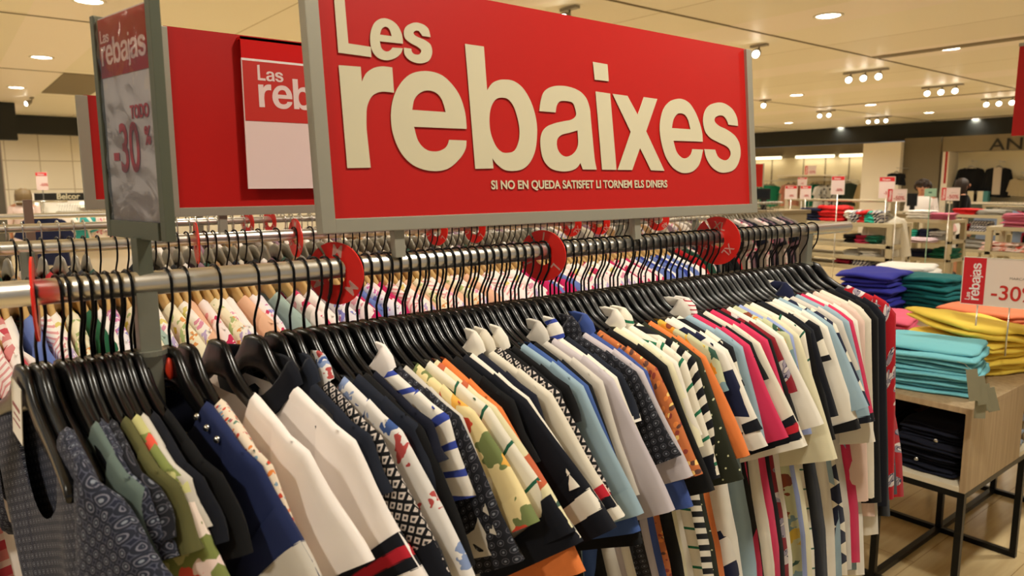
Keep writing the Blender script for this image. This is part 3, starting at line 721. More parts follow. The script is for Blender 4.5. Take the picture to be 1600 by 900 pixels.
# ------------------------------------------------------------------ front rail: garments from left to right
# (position key, short description, name, fabric, options);  key < 3 : metres along the rail, else pixel column of the near shoulder
FR = [
 (.076, 'navy medallion print blouse with ruffled sleeve and white tag', 'blouse', f_navflor, dict(L=.45, Ls=.10, th=52, wc=.15, scoop=.14, puff=.8, amp=.010, curve=.07, T=.012, fartaper=1.1)),
 (.102, 'grey green satin top', 'top', f_satin, dict(L=.5, scoop=.08)),
 (.110, 'second navy medallion print top', 'top', f_navflor, dict(L=.62, Ls=.08)),
 (.122, 'charcoal medallion print top', 'top', f_darkflor, dict(L=.62)),
 (.133, 'dark olive satin blouse', 'blouse', f_olive, dict(L=.6)),
 (.144, 'green blouse with large pink lilies', 'blouse', f_lily, dict(L=.66, Ls=.2, th=70, wc=.14, T=.012)),
 (.154, 'pale taupe cotton top', 'top', f_greyw, dict(L=.62)),
 (.165, 'plain dark navy top beside the lily blouse', 'top', f_dnavy, dict(L=.7)),
 (.177, 'black top left of the thick post', 'top', f_black, dict(L=.74)),
 (.222, 'navy and white colour block top with buttoned shoulder', 'top', f_nwblock, dict(L=.66, Ls=.19, th=64, slv=f_bnavy, cuff=[f_bnavy, f_greyw, f_bnavy], cufflen=.55)),
 (.244, 'ditsy flowered blouse', 'blouse', f_ditsy, dict(L=.62, Ls=.19, th=72)),
 (.283, 'plain white T-shirt with scoop neck', 'tshirt', f_white, dict(L=.7, Ls=.15, th=60, scoop=.1, amp=.009)),
 (.333, 'white polo shirt with navy and red collar', 'polo_shirt', f_white, dict(L=.7, Ls=.19, th=64, collar=f_dnavy, cuff=NRN, cufflen=.26)),
 (.362, 'slate top with raised collar', 'top', f_slate, dict(collar=f_slate)),
 (.384, 'black and white lattice print polo shirt', 'polo_shirt', f_lattice, dict(Ls=.2, th=64, collar=f_bluered, cuff=[f_dnavy], cufflen=.2)),
 (.404, 'white T-shirt with blue and red flower sprigs', 'tshirt', f_bluered, dict(Ls=.22, th=64)),
 (.424, 'slate navy plain T-shirt', 'tshirt', f_slate, dict(Ls=.12)),
 (.440, 'black long top with wide body', 'top', f_black, dict(L=.78, Ls=.2, th=68, flare=.07, T=.02)),
 (.456, 'dark navy buttoned cardigan', 'cardigan', f_navy, dict(L=.74)),
 (.474, 'white collared shirt with blue stripes', 'shirt', f_bs, dict(collar=f_white, Ls=.12)),
 (.490, 'charcoal flower top with long sleeve', 'top', f_darkflor, dict(Ls=.22, th=66)),
 (.506, 'grey white short top', 'top', f_greyw, dict(Ls=.2)),
 (.523, 'yellow and red flowered blouse', 'blouse', f_yelred, dict(Ls=.17, th=58, cuff=[f_yelred], cufflen=.2)),
 (.540, 'ivory top with thin green stripes and dark cuffs', 'top', f_gs2, dict(Ls=.22, th=56, cuff=[f_dnavy], cufflen=.2)),
 (.556, 'cream blouse with green and yellow flowers', 'blouse', f_greenyel, dict(Ls=.2, th=56, cuff=[f_dnavy], cufflen=.22)),
 (.574, 'plain orange T-shirt', 'tshirt', f_orange, dict(Ls=.26, th=62, T=.012)),
 (.590, 'black T-shirt behind the orange one', 'tshirt', f_black, dict(L=.76, Ls=.1, flare=.06, T=.02)),
 (.606, 'dark navy T-shirt with cream sleeve band', 'tshirt', f_dnavy, dict(Ls=.22, th=55, cuff=[f_dnavy, f_ivory, f_dnavy], cufflen=.34)),
 (.623, 'ivory top with knotted sleeve', 'top', f_ivory, dict(Ls=.15, th=58)),
 (.640, 'navy polo shirt with white collar', 'polo_shirt', f_navy, dict(collar=f_ivory, Ls=.12)),
 (.656, 'cream polo shirt with red edged cuffs', 'polo_shirt', f_cream, dict(Ls=.21, th=60, collar=f_cream, cuff=[f_cufr, f_dnavy, f_ivory], cufflen=.2)),
 (.673, 'black and white lattice print T-shirt', 'tshirt', f_lattice, dict(Ls=.21, th=64)),
 (.690, 'black polo shirt with ivory collar', 'polo_shirt', f_black, dict(collar=f_ivory, Ls=.2)),
 (.706, 'black T-shirt behind the ivory collar', 'tshirt', f_black, {}),
 (.722, 'pale denim blue T-shirt', 'tshirt', f_lblue, dict(Ls=.22, th=66, cuff=[f_lblue], cufflen=.15)),
 (.738, 'medium blue T-shirt', 'tshirt', f_blue, dict(Ls=.25, th=70)),
 (.755, 'black top with rounded hem', 'top', f_black, dict(Ls=.27, th=72, wc=.15)),
 (.772, 'grey white cotton polo shirt', 'polo_shirt', f_greyw, dict(collar=f_greyw, Ls=.2)),
 (.790, 'lilac grey T-shirt', 'tshirt', f_lav, dict(Ls=.24, th=66)),
 (.808, 'white polo shirt with blue striped collar', 'polo_shirt', f_ivory, dict(collar=f_bs, Ls=.18)),
 (.826, 'dark slate T-shirt with blue trim', 'tshirt', f_slate, dict(cuff=[f_bs])),
 (.846, 'charcoal medallion print blouse', 'blouse', f_darkflor, dict(Ls=.16, th=62, collar=f_darkflor)),
 (.864, 'second lilac grey T-shirt', 'tshirt', f_lav, dict(Ls=.2, th=66)),
 (.884, 'royal blue jersey top', 'top', f_royal, dict(Ls=.25, th=72, T=.012, collar=f_royal)),
 (.905, 'orange small flower print top', 'top', f_orflor, dict(Ls=.2, th=66)),
 (.924, 'black V neck T-shirt', 'tshirt', f_black, dict(Ls=.24, th=70, scoop=.1)),
 (.944, 'pale yellow T-shirt', 'tshirt', f_yel, dict(Ls=.16, th=70)),
 (.964, 'ivory polo shirt left of the green striped one', 'polo_shirt', f_ivory, dict(Ls=.14, collar=f_ivory)),
 (.984, 'white polo shirt with green stripes and collar', 'polo_shirt', f_gs, dict(Ls=.22, th=74, collar=f_gs, cuff=[f_dnavy], cufflen=.15)),
 (1.002, 'narrow black and white striped T-shirt', 'tshirt', f_bw, dict(Ls=.22, th=74)),
 (1.022, 'dark olive blouse with tiny dots', 'blouse', f_dots, dict(Ls=.24, th=70)),
 (1.044, 'orange sleeveless top', 'top', f_orange, dict(Ls=.2, th=66, wc=.07)),
 (1.066, 'sunflower print blouse', 'blouse', f_sunfl, dict(L=.72)),
 (1.088, 'navy and cream diagonal band T-shirt', 'tshirt', f_nw, dict(Ls=.2, th=66)),
 (1.108, 'ivory T-shirt with knotted navy cuff', 'tshirt', f_ivory, dict(Ls=.16, cuff=[f_dnavy])),
 (1.128, 'wide black and white striped top', 'top', f_bww, dict(L=.74)),
 (1.150, 'pale denim blue polo shirt', 'polo_shirt', f_lblue, dict(Ls=.2, th=76, collar=f_greyw, cuff=[f_lblue], cufflen=.15, T=.012)),
 (1.172, 'crimson pink polo shirt with white striped collar', 'polo_shirt', f_pink, dict(Ls=.2, th=68, collar=f_redst, T=.013, L=.72)),
 (1.192, 'black top behind the crimson polo', 'top', f_black, dict(L=.8, flare=.05, T=.02)),
 (1.212, 'cream T-shirt with navy and red cuffs', 'tshirt', f_cream, dict(Ls=.22, th=66, cuff=[f_dnavy, f_cufr, f_dnavy, f_ivory], cufflen=.22)),
 (1.232, 'second crimson pink T-shirt', 'tshirt', f_pink, dict(Ls=.16)),
 (1.252, 'black T-shirt with collar', 'tshirt', f_black, dict(Ls=.18, th=72)),
 (1.272, 'dark red paisley top', 'top', f_pais2, dict(Ls=.12, L=.72)),
 (1.292, 'ivory top with lace sleeve', 'top', f_ivory, dict(Ls=.2)),
 (1.312, 'pale yellow flowered top', 'top', f_sunfl, dict(Ls=.17, th=74)),
 (1.334, 'periwinkle blue T-shirt', 'tshirt', f_peri, dict(Ls=.22, th=78)),
 (1.356, 'cream blouse with wide sleeve', 'blouse', f_yel, dict(Ls=.28, th=72, wc=.15, T=.014)),
 (1.376, 'ivory pinstriped long shirt', 'shirt', f_gs2, dict(Ls=.2, th=80, L=.78)),
 (1.398, 'black jacket like top', 'top', f_black, dict(Ls=.25, th=76, L=.7)),
 (1.418, 'dark navy T-shirt with green trim', 'tshirt', f_dnavy, dict(Ls=.2, th=74)),
 (1.440, 'bold black and white banded top', 'top', f_bww, dict(L=.76)),
 (1.464, 'ivory tunic with black piping and wide sleeve', 'tunic', f_ivory, dict(Ls=.24, th=72, wc=.17, cuff=[f_black], cufflen=.07, T=.014)),
 (1.488, 'grey blue jersey top', 'top', f_lblue, dict(Ls=.2, L=.74)),
 (1.512, 'navy and cream checked blouse', 'blouse', f_arg, dict(Ls=.2, th=68)),
 (1.536, 'grey white collared shirt', 'shirt', f_greyw, dict(collar=f_nw, Ls=.12)),
 (1.560, 'second pale denim blue T-shirt', 'tshirt', f_lblue, dict(Ls=.24, th=76, cuff=[f_lblue, f_dnavy])),
 (1.585, 'third crimson pink top with dark cuff', 'top', f_pink, dict(Ls=.24, th=76, cuff=[f_dnavy], cufflen=.06)),
 (1.610, 'ivory cotton tunic', 'tunic', f_ivory, dict(L=.74, Ls=.3, th=80)),
 (1.640, 'pale pink knit cardigan', 'cardigan', f_palepink, dict(Ls=.46, th=86, wc=.09, T=.014, L=.62)),
 (1.672, 'cream long sleeved top', 'long_sleeved_top', f_cream, dict(Ls=.46, th=86, wc=.09, L=.66)),
 (1.715, 'black long sleeved blouse', 'blouse', f_black, dict(Ls=.48, th=86, wc=.1, L=.64)),
 (1.752, 'navy long sleeved blouse', 'blouse', f_dnavy, dict(Ls=.50, th=86, wc=.1, L=.6)),
 (1.800, 'red paisley long sleeved blouse at the end of the rail', 'blouse', f_pais, dict(Ls=.5, th=87, wc=.1, T=.016, L=.6)),
]
hp = hanger_proto(m_black, m_wire)
protoused = False
prev = 'left edge of the photo'
for i, (X, desc, name, mat, op) in enumerate(FR):
    op = dict(op); minor = 'Ls' not in op; op.setdefault('Ls', .06+.02*(i % 3)); op.setdefault('th', 66+(i*7) % 9); op.setdefault('wc', .12 if minor else .155); op.setdefault('L', (.5 if minor and .3 < X < 1.7 else .70)+.015*(i % 4)); op.setdefault('flare', .01 if minor else .05); op.setdefault('amp', .006 if minor else .011)
    op.setdefault('T', .009 if minor else .013)
    g = garment('tee', name, mat, seed=i+3, **op)
    yaw = math.radians(9+2.2*math.sin(i*1.7)) if X > .2 else math.radians(9+1.2*math.sin(i*1.7))
    g.location = (X, 1.0, NZ); g.rotation_euler = (0, 0, yaw)
    tag(g, desc+', on a black hanger', {'tshirt': 'T-shirt', 'polo_shirt': 'polo shirt', 'long_sleeved_top': 'top'}.get(name, name), 'clothes hanging on the front rail')
    h_ = hp if not protoused else copy_tree(hp); protoused = True
    h_.location = (X, 1.0, NZ); h_.rotation_euler = (0, 0, yaw)
    sd = ' '.join(desc.split()[:9])
    tag(h_, 'black plastic hanger inside the '+sd, 'hanger', 'black hangers on the front rail')
    if i == 0:
        MB().box(-.019, -.018, -.005, .035, -.105, -.03).build('price_tag', m_tagc, g, rot=(.25, 0, 0))
        MB().box(-.0195, -.019, .002, .03, -.085, -.083).box(-.0195, -.019, .002, .026, -.075, -.073).box(-.0195, -.019, .002, .03, -.065, -.06).build('tag_print', simple('tag_print_ink', '9a5a5a', .6), g, rot=(.25, 0, 0))
    if i == 9:
        MB().ball((-.008, -.012, -.028), (.005, .007, .015)).build('size_marker', simple('orange_marker', 'd8381c', .4), h_, True)
        b = MB()
        for q in (.10, .125, .15): b.ball((-.016, -q, hanger_profile(q)[0]-.002), .0045)
        b.build('buttons', m_chrome, g, True)
# empty black hangers bunched between the garments
EXTRA = [0.063, 0.086, 0.128, 0.139, 0.149, 0.16, 0.171, 0.185, 0.37, 0.414, 0.448, 0.482, 0.515, 0.548, 0.582, 0.614, 0.648, 0.682, 0.714, 0.746, 0.781, 0.817, 0.875, 0.914, 0.954, 0.993, 1.033, 1.077, 1.118, 1.161, 1.202, 1.242, 1.282, 1.323, 1.366, 1.452, 1.5, 1.548, 1.598, 1.656, 1.735]
for i, X in enumerate(EXTRA):
    c = copy_tree(hp); c.location = (X, 1.022, NZ-.004); c.rotation_euler = (0, 0, math.radians(9+2.2*math.sin(i*2.3)))
    lf = max((f for f in FR if f[0] <= X), key=lambda f: f[0], default=FR[0])
    tag(c, 'bare black hanger just right of the '+' '.join(lf[1].split()[:9]), 'hanger', 'spare black hangers between the garments')
# ------------------------------------------------------------------ second rail: summer prints on pale wooden hangers
s_pinkst = cloth('coral_pink_check', 'stripe', [(0, 'c84a58'), (.35, 'f0dcd6'), (.6, 'd98a8a')], 22, 30)
s_coral = P('soft_coral_linen', 'dd8f84')
s_wfl = cloth('white_pastel_floral', 'bloom', ['f4ece4', 'd98fa8', 'f4ece4', 'e0cf7a', 'f4ece4', 'b7a6cf', 'f4ece4'], 45)
s_yfl = cloth('cream_yellow_floral', 'bloom', ['efe6c8', 'd9c84a', 'e8d8b0', 'a8b87a', 'efe6c8', 'e09a5a'], 38)
s_pfl = cloth('white_rose_pink_floral', 'bloom', ['f4e6e2', 'd8507f', 'f4e6e2', 'e8a0a8', 'f4e6e2', 'c8305a'], 36)
s_lfl = cloth('white_lilac_floral', 'bloom', ['eee8ee', '8a8ad0', 'eee8ee', 'd07ab0', 'eee8ee'], 50)
s_wht = P('bright_white_cotton', 'f6efe9'); s_mag = P('magenta_cotton', 'c01f5c'); s_bl = P('soft_blue_cotton', '6478b8'); s_db = P('strong_blue_cotton', '34449a')
s_teal = P('dusty_teal_linen', '9fb4ac'); s_pst = cloth('pink_white_pinstripe', 'stripe', [(0, 'e0a0a0'), (.4, 'f6ece6')], 110); s_grn = P('deep_green_cotton', '1c5a3c')
s_peach = P('peach_linen', 'e8b898')
DESC2 = {'coral_pink_check': 'coral and pink banded blouse', 'soft_coral_linen': 'soft coral linen blouse', 'white_pastel_floral': 'white blouse with pastel flowers', 'cream_yellow_floral': 'cream blouse with yellow flowers',
 'white_rose_pink_floral': 'white blouse with rose pink flowers', 'white_lilac_floral': 'white blouse with lilac flowers', 'bright_white_cotton': 'bright white blouse', 'magenta_cotton': 'magenta blouse', 'soft_blue_cotton': 'soft blue blouse',
 'strong_blue_cotton': 'strong blue blouse', 'dusty_teal_linen': 'dusty teal linen blouse', 'pink_white_pinstripe': 'pink and white pinstriped blouse', 'deep_green_cotton': 'deep green blouse', 'peach_linen': 'peach linen blouse', 'navy_cotton': 'navy blouse', 'crimson_pink_cotton': 'crimson blouse'}
variants = []
for k in range(5):
    variants.append((torso_mesh(.6, .2, .015, .06, .05, .02, .008, 50+k, 16, 8), sleeve_mesh('sleeve', -1, .17+.03*(k % 3), math.radians(62+5*k), .12, T=.02, seed=60+k, ns=6, nt=10), sleeve_mesh('sleeve', 1, .18, math.radians(66), .12, T=.016, seed=70+k, ns=6, nt=10)))
for v in variants:
    for me in v: me.materials.append(s_wht)
protos2 = {}
def blouse(mat, k, name='blouse'):
    key = (mat.name, k)
    if key in protos2: return copy_tree(protos2[key])
    t = empty(name); v = variants[k]
    for nm, me in (('torso', v[0]), ('sleeve', v[1]), ('sleeve', v[2])):
        o = link(nm, me, None, t); o.material_slots[0].link = 'OBJECT'; o.material_slots[0].material = mat
    protos2[key] = t
    return t
seg2 = [(-60, 60, [s_pinkst, s_wht, s_pinkst, s_pst]), (60, 100, [s_coral, s_coral, s_bl, s_pst]), (100, 225, [s_wfl, s_yfl, s_grn, s_wht, s_lfl, s_wht]), (225, 330, [s_yfl, s_wfl, s_yfl, s_teal, s_wfl]),
 (330, 440, [s_wfl, s_wht, s_peach, s_pfl, s_yfl]), (440, 500, [s_teal, s_pfl, s_lfl]), (500, 590, [s_lfl, s_pfl, s_wht]), (590, 650, [s_bl, s_lfl, s_pfl, s_mag]), (650, 780, [s_pst, s_wfl, s_peach, s_yfl]),
 (780, 850, [s_wfl, s_wht, s_pst]), (850, 905, [s_mag, s_bl, s_pfl]), (905, 990, [s_wht, s_wfl, s_pfl, s_wfl]), (990, 1040, [s_mag, s_pfl, s_wht]), (1040, 1090, [s_db, s_wht, s_bl]), (1090, 1150, [s_wht, s_wht, s_wfl]), (1150, 1215, [s_mag, f_black, s_mag])]
DESC2['black_cotton'] = 'black blouse'
B2, H2 = hanger_meshes(RZ-NZ, .006, 1, .0019, 16)
hp2 = hanger_proto(m_wood, m_wire, B2, H2); used2 = False
i = 0; prev2 = 'rail start'
edges = [(PY(a, 470, 1.53).x-.02, PY(b, 470, 1.53).x-.02, ms) for a, b, ms in seg2]
x = -.12
while x < 2.04:
    ms = next((m for a, b, m in edges if a <= x < b), edges[-1][2] if x > 1 else edges[0][2])
    mat = ms[i % len(ms)]
    g = blouse(mat, i % 5); yaw = math.radians(8+4*math.sin(i*1.9))
    g.location = (x, 1.73, NZ); g.rotation_euler = (0, 0, yaw)
    zone = next(z_ for lim, z_ in ((.2, 'left of post'), (.62, 'right of post'), (.85, 'behind M disc'), (1.15, 'right of M disc'), (1.4, 'left of L disc'), (1.65, 'right of L disc'), (9, 'near XL disc')) if x < lim)
    dd = DESC2[mat.name]; sh2 = ' '.join(w for w in dd.split() if w not in ('blouse', 'with', 'and'))
    tag(g, dd+', second rail '+zone+', after '+' '.join(prev2.split()[:3]), 'blouse', 'summer prints on the second rail')
    c = hp2 if not used2 else copy_tree(hp2); used2 = True
    c.location = (x, 1.73, NZ); c.rotation_euler = (0, 0, yaw)
    tag(c, 'hanger of '+sh2+' blouse, second rail '+zone+', after '+' '.join(prev2.split()[:3]), 'hanger', 'wooden hangers on the second rail')
    prev2 = sh2
    x += .0185+.011*random.random()+(.016 if .55 < x < .75 else 0); i += 1
g = garment('tee', 'tshirt', f_white, seed=77, L=.72, Ls=.15); g.location = (.025, 1.73, NZ); g.rotation_euler = (0, 0, math.radians(24))
tag(g, 'plain white T-shirt with small dark chevron motif low at the left edge of the second rail', 'T-shirt', 'summer prints on the second rail')
MB().tube([(-.10, -.17, -.40), (-.10, -.14, -.415), (-.10, -.17, -.43)], .003, 6).tube([(-.10, -.17, -.44), (-.10, -.14, -.455), (-.10, -.17, -.47)], .003, 6).build('chevron_motif', simple('dark_print_ink', '3a2a2c', .7), g)
c = copy_tree(hp2); c.location = g.location; c.rotation_euler = g.rotation_euler; tag(c, 'wooden hanger inside the plain white T-shirt at the left edge', 'hanger', 'wooden hangers on the second rail')
# ------------------------------------------------------------------ third and fourth rails: darker mix on pale and chrome hangers
s_gr = P('bottle_green_cotton', '1e4a3a'); s_br = P('tan_cotton', 'a8845a'); s_gy = P('warm_grey_cotton', '8f857c'); s_rd = P('bright_red_cotton', 'c01f28'); s_mau = P('mauve_cotton', '8a6a7a'); s_ltq = P('turquoise_knit', '3fa6a8')
DESC2.update({'white_cotton': 'white top', 'bottle_green_cotton': 'bottle green top', 'tan_cotton': 'tan top', 'warm_grey_cotton': 'warm grey top', 'bright_red_cotton': 'bright red top', 'mauve_cotton': 'mauve top', 'turquoise_knit': 'turquoise top', 'bright_white_cotton': 'bright white top', 'navy_cotton': 'navy top', 'white_pastel_floral': 'white top with pastel flowers', 'black_cotton': 'black top', 'cream_cotton': 'cream top', 'white_rose_pink_floral': 'white top with rose pink flowers', 'pale_denim_blue': 'pale denim blue top', 'slate_navy_cotton': 'slate top'})
B3, H3 = hanger_meshes(RZ-NZ, .005, 1, .0022, 12)
hp3 = hanger_proto(m_clear, m_chrome, B3, H3); used3 = False
FARB, FARH = MB(), MB()
def bake(dst, me, loc, yaw):
    mt = Matrix.Translation(loc) @ Matrix.Rotation(yaw, 4, 'Z'); dst.add([mt @ v.co for v in me.vertices], [tuple(p.vertices) for p in me.polygons])
def fill(y, z, x0, x1, step, mats, where, grp, hlab, start=0):
    global used3
    x = x0; i = start
    while x < x1:
        mat = mats[(i*7) % len(mats)]
        g = blouse(mat, i % 5, 'top'); yaw = math.radians(6+5*math.sin(i*1.9)); nz = z-(RZ-NZ)
        g.location = (x, y, nz); g.rotation_euler = (0, 0, yaw)
        tag(g, DESC2[mat.name]+' '+where, 'top', 'garments '+grp+', '+DESC2[mat.name])
        if y > 3:
            bake(FARB, B3, (x, y, nz), yaw); bake(FARB, H3, (x, y, nz), yaw)
        else:
            c = hp3 if not used3 else copy_tree(hp3); used3 = True
            c.location = (x, y, nz); c.rotation_euler = (0, 0, yaw)
            tag(c, hlab, 'hanger', 'thin hangers '+grp)
        x += step*(.7+.6*random.random()); i += 1
fill(2.53, RZ, -.15, .35, .04, [f_navy, s_gr, s_br, f_white, s_rd, f_black], 'at the left of the third rail', 'at the left of the third rail', 'thin grey hanger at the left of the third rail')
fill(2.53, RZ, .5, 2.25, .033, [f_navy, s_gy, s_br, s_gr, s_mau, s_wht, f_black, f_cream], 'on the third rail under the rear sign', 'on the third rail', 'thin grey hanger on the third rail under the rear sign')
fill(3.35, 1.5, .7, 4.3, .055, [s_wht, s_gy, f_cream, s_mau, s_wfl, s_br], 'on the distant fourth rail', 'on the fourth rail', 'pale hanger on the distant fourth rail')
fill(2.25, 1.44, 2.33, 3.02, .04, [f_black, f_black, s_gy, f_slate, s_pfl, s_gr, s_rd, f_black], 'on the short rail beyond the second rail', 'on the short rail beyond', 'pale hanger on the short rail beyond the second rail')
fill(3.9, 1.42, 3.7, PY(1218, 330, 3.9).x, .05, [s_gy, s_pfl, f_slate, s_mau, f_navy, s_gy], 'on the distant rail right of the large sign', 'on the distant pale rail', 'pale hanger on the distant rail right of the large sign')
tag(FARB.build('far_hangers', m_clear, None, True), 'many thin greyish hangers crowded on the two distant rails behind the signs', 'hangers', None, 'stuff')
# ------------------------------------------------------------------ display table at right front
def oak():
    m, nt, b = newmat('limed_oak_veneer', .5)
    tc = N(nt, 'ShaderNodeTexCoord'); mp = N(nt, 'ShaderNodeMapping'); mp.inputs['Scale'].default_value = (60, 60, 3)
    no = N(nt, 'ShaderNodeTexNoise'); no.inputs['Scale'].default_value = 1; no.inputs['Detail'].default_value = 5
    L = nt.links.new; L(tc.outputs['Object'], mp.inputs[0]); L(mp.outputs[0], no.inputs[0]); r = ramp(nt, [(.3, '9c8464'), (.7, 'b59d7b')], False); L(no.outputs[0], r.inputs[0]); L(r.outputs[0], b.inputs['Base Color'])
    return m
m_oak = oak(); m_edge = simple('pale_shelf_edge', 'd8cdb4', .4); m_blkmet = simple('black_square_tube', '141412', .4, .6)
TX0, TX1, TY0, TY1, TZ = 2.87, 4.86, .94, 1.56, .80
tb = empty('display_table', (TX0, TY0, 0), 0, 'oak display table on a black square tube frame, folded sweaters on top', 'display table')
def lb(name, mat, x0, x1, y0, y1, z0, z1, par=tb, bev=.0015): return MB().box(x0-TX0, x1-TX0, y0-TY0, y1-TY0, z0, z1).build(name, mat, par, bevel=bev)
lb('table_top', m_oak, TX0, 3.62, TY0, TY1, TZ-.022, TZ)
lb('side_panel', m_oak, TX0, 3.44, TY0, TY0+.02, .478, TZ-.022)
lb('side_panel', m_oak, TX0, 3.44, TY1-.02, TY1, .478, TZ-.022)
lb('back_panel', m_oak, 3.42, 3.44, TY0+.02, TY1-.02, .50, TZ-.022)
lb('bottom_shelf', m_edge, TX0, 3.44, TY0+.02, TY1-.02, .478, .498)
lb('table_top', m_oak, 3.62, TX1, TY0, TY1, TZ-.022, TZ); lb('side_panel', m_oak, 3.62, 3.64, TY0, TY1, .498, TZ-.022); lb('side_panel', m_oak, TX1-.02, TX1, TY0, TY1, .498, TZ-.022)
lb('bottom_shelf', m_edge, 3.45, TX1, TY0, TY1, .478, .498)
def bar(x0, x1, y0, y1, z0, z1): return lb('frame_bar', m_blkmet, x0, x1, y0, y1, z0, z1, tb, .001)
s = .024
for x in (TX0, 3.52, 4.2, TX1-s):
    bar(x, x+s, TY0, TY1, 0, s); bar(x, x+s, TY0, TY0+s, s, .454); bar(x, x+s, TY1-s, TY1, s, .454); bar(x, x+s, TY0, TY1, .454, .478)
    if x < 4.5: bar(x, x+s, 1.24, 1.264, s, .454)
for y in (TY0, 1.24, TY1-s): bar(TX0+s, 3.52, y, y+s, 0, s) if y != TY0 else None; bar(3.544, 4.2, y, y+s, 0, s) if y == 1.24 else None
for y in (TY0, TY1-s): bar(TX0+s, TX1-s, y, y+s, .456, .4775)
# ------------------------------------------------------------------ folded clothes
def folded(w, d, h, seed=0, layers=2, sag=.012, nx=18, ny=12):
    """one folded garment: stacked rounded layers joined at the fold; local z from 0"""
    rnd = random.Random(seed); m = MB(); lh = h/layers
    for l in range(layers):
        ox, oy = rnd.uniform(-.014, .014), rnd.uniform(-.01, .01); p1, p2, p3 = [rnd.uniform(0, 6.28) for _ in range(3)]
        sh = rnd.uniform(-.03, .008)
        top = []; bot = []
        for j in range(ny+1):
            for i in range(nx+1):
                a = math.sin((-1+2*i/nx)*math.pi/2); b_ = math.sin((-1+2*j/ny)*math.pi/2)
                ax = a; by = b_
                e = max(0, 1-abs(a)**12)**.5*max(0, 1-abs(b_)**12)**.5
                cr = 1-.05*(a*a*b_*b_)
                x = ax*(w/2+sh)*cr+ox+.003*math.sin(7*b_+p1); y = by*(d/2+sh)*cr+oy+.003*math.sin(6*a+p2)
                wv = .34*lh*math.sin(3*a+p1)*math.sin(2.5*b_+p2)+.16*lh*math.sin(7*a+4*b_+p3)
                edge = sag*(abs(a)**4+abs(b_)**4)*.5*(l+1)/layers
                zc = l*lh+lh/2+wv*.6-edge*.3
                top.append((x, y, max(.0005, zc+e*lh*.52))); bot.append((x, y, max(0, zc-e*lh*.50)))
        n_ = len(m.v); m.v += top+bot; K = (nx+1)*(ny+1)
        for j in range(ny):
            for i in range(nx):
                q = (j*(nx+1)+i, j*(nx+1)+i+1, (j+1)*(nx+1)+i+1, (j+1)*(nx+1)+i)
                m.f.append(tuple(k+n_ for k in q)); m.f.append(tuple(k+K+n_ for k in reversed(q)))
        ring = [i for i in range(nx+1)]+[(j+1)*(nx+1)-1 for j in range(1, ny+1)]+[ny*(nx+1)+i for i in range(nx-1, -1, -1)]+[j*(nx+1) for j in range(ny-1, 0, -1)]
        for k in range(len(ring)):
            a, b_ = ring[k], ring[(k+1) % len(ring)]; m.f.append((n_+a, n_+b_, n_+b_+K, n_+a+K))
    me = m.mesh('folded_garment', True)
    uvset(me, lambda c: np.stack([c[:, 0], c[:, 1]+c[:, 2]], 1))
    return me
ORD = ['bottom', 'second', 'third', 'fourth', 'fifth', 'sixth', 'seventh', 'eighth', 'ninth']
def pile(x, y, z, w, d, hs, mat, desc, where, rz=0, jit=.012, seed=0, name='folded_sweater', tilt=0, layers=2):
    out = []
    for i, h in enumerate(hs):
        me = folded(w, d, h, seed*17+i, layers); rnd = random.Random(seed*5+i)
        o = link(name, me, mat[i % len(mat)] if isinstance(mat, list) else mat, None, (x+rnd.uniform(-jit, jit), y+rnd.uniform(-jit, jit), z), (0, 0, rz+rnd.uniform(-.05, .05)))
        pos_ = 'top' if i == len(hs)-1 else ORD[i]
        de = desc[i % len(desc)] if isinstance(desc, list) else desc
        lab = f'{de}, {pos_} of the pile {where}' if len(hs) > 1 else f'{de} {where}'
        tag(o, lab, 'folded garment', 'folded clothes '+where); out.append(o); z += h*.93
    return z, out
fm_turq = P('turquoise_sweater', '74bfcc'); fm_yel = P('yellow_sweater', 'f6d858'); fm_cor = P('coral_orange_sweater', 'e8825c'); fm_pk = P('pink_sweater', 'e0607f'); fm_rb = P('royal_blue_sweater', '2b2f9a')
fm_te = P('deep_teal_sweater', '0e6468'); fm_wh = P('white_sweater', 'f2eee8'); fm_nv = P('midnight_navy_trousers', '0d1020'); fm_gr = P('blue_grey_sweater', '8b95a3')
z, o = pile(3.13, 1.20, TZ, .38, .40, [.036, .036, .036, .038, .044], fm_turq, 'turquoise folded sweater', 'nearest the front corner of the oak table', .22, .008, 1)
# its card tags hang over the table edge
for (px, py, sl, ln, k) in ((1518, 577, .30, .115, -1), (1529, 588, .42, .105, -1), (1537, 600, .34, .10, -2), (1533, 618, .05, .085, -3), (1545, 606, .5, .09, -2)):
    wp = PY(px, py, .915-.006*(px-1518)/10); ob = o[k]; lp = Matrix.Rotation(-ob.rotation_euler[2], 3, 'Z') @ (wp-Vector(ob.location))
    MB().box(-.018, .018, -.0007, .0007, -ln, 0).tube([(0, 0, -.006), (-.01, .03, .012), (-.02, .07, .01)], .0008, 5).build('card_tag', m_greytag, ob, loc=lp, rot=(.04, -sl*.6, -ob.rotation_euler[2]-.9))
zy, oy = pile(3.62, 1.19, TZ, .44, .42, [.05, .05, .05, .06], fm_yel, 'yellow folded sweater', 'behind the turquoise one on the oak table', -.35, .02, 2)
oy[-1].rotation_euler = (.05, .12, -.5); oy[-1].location.z += .02; oy[-1].location.x -= .05; oy[-2].rotation_euler = (.02, .06, -.2)
MB().lathe([(.010, 0), (.014, .003), (.010, .006), (.006, .004)], (0, 0, 0), 16).build('metal_eyelet', m_chrome, oy[-1], True, loc=(.14, -.13, .04))
pile(4.22, 1.30, TZ, .46, .4, [.045, .05, .05, .05], fm_cor, 'coral orange folded sweater', 'right of the yellow one', -.2, .015, 3)
pile(4.72, 1.2, TZ, .3, .36, [.06, .06, .07], fm_wh, 'white folded sweater', 'at the far right end of the oak table', 0, .01, 9)
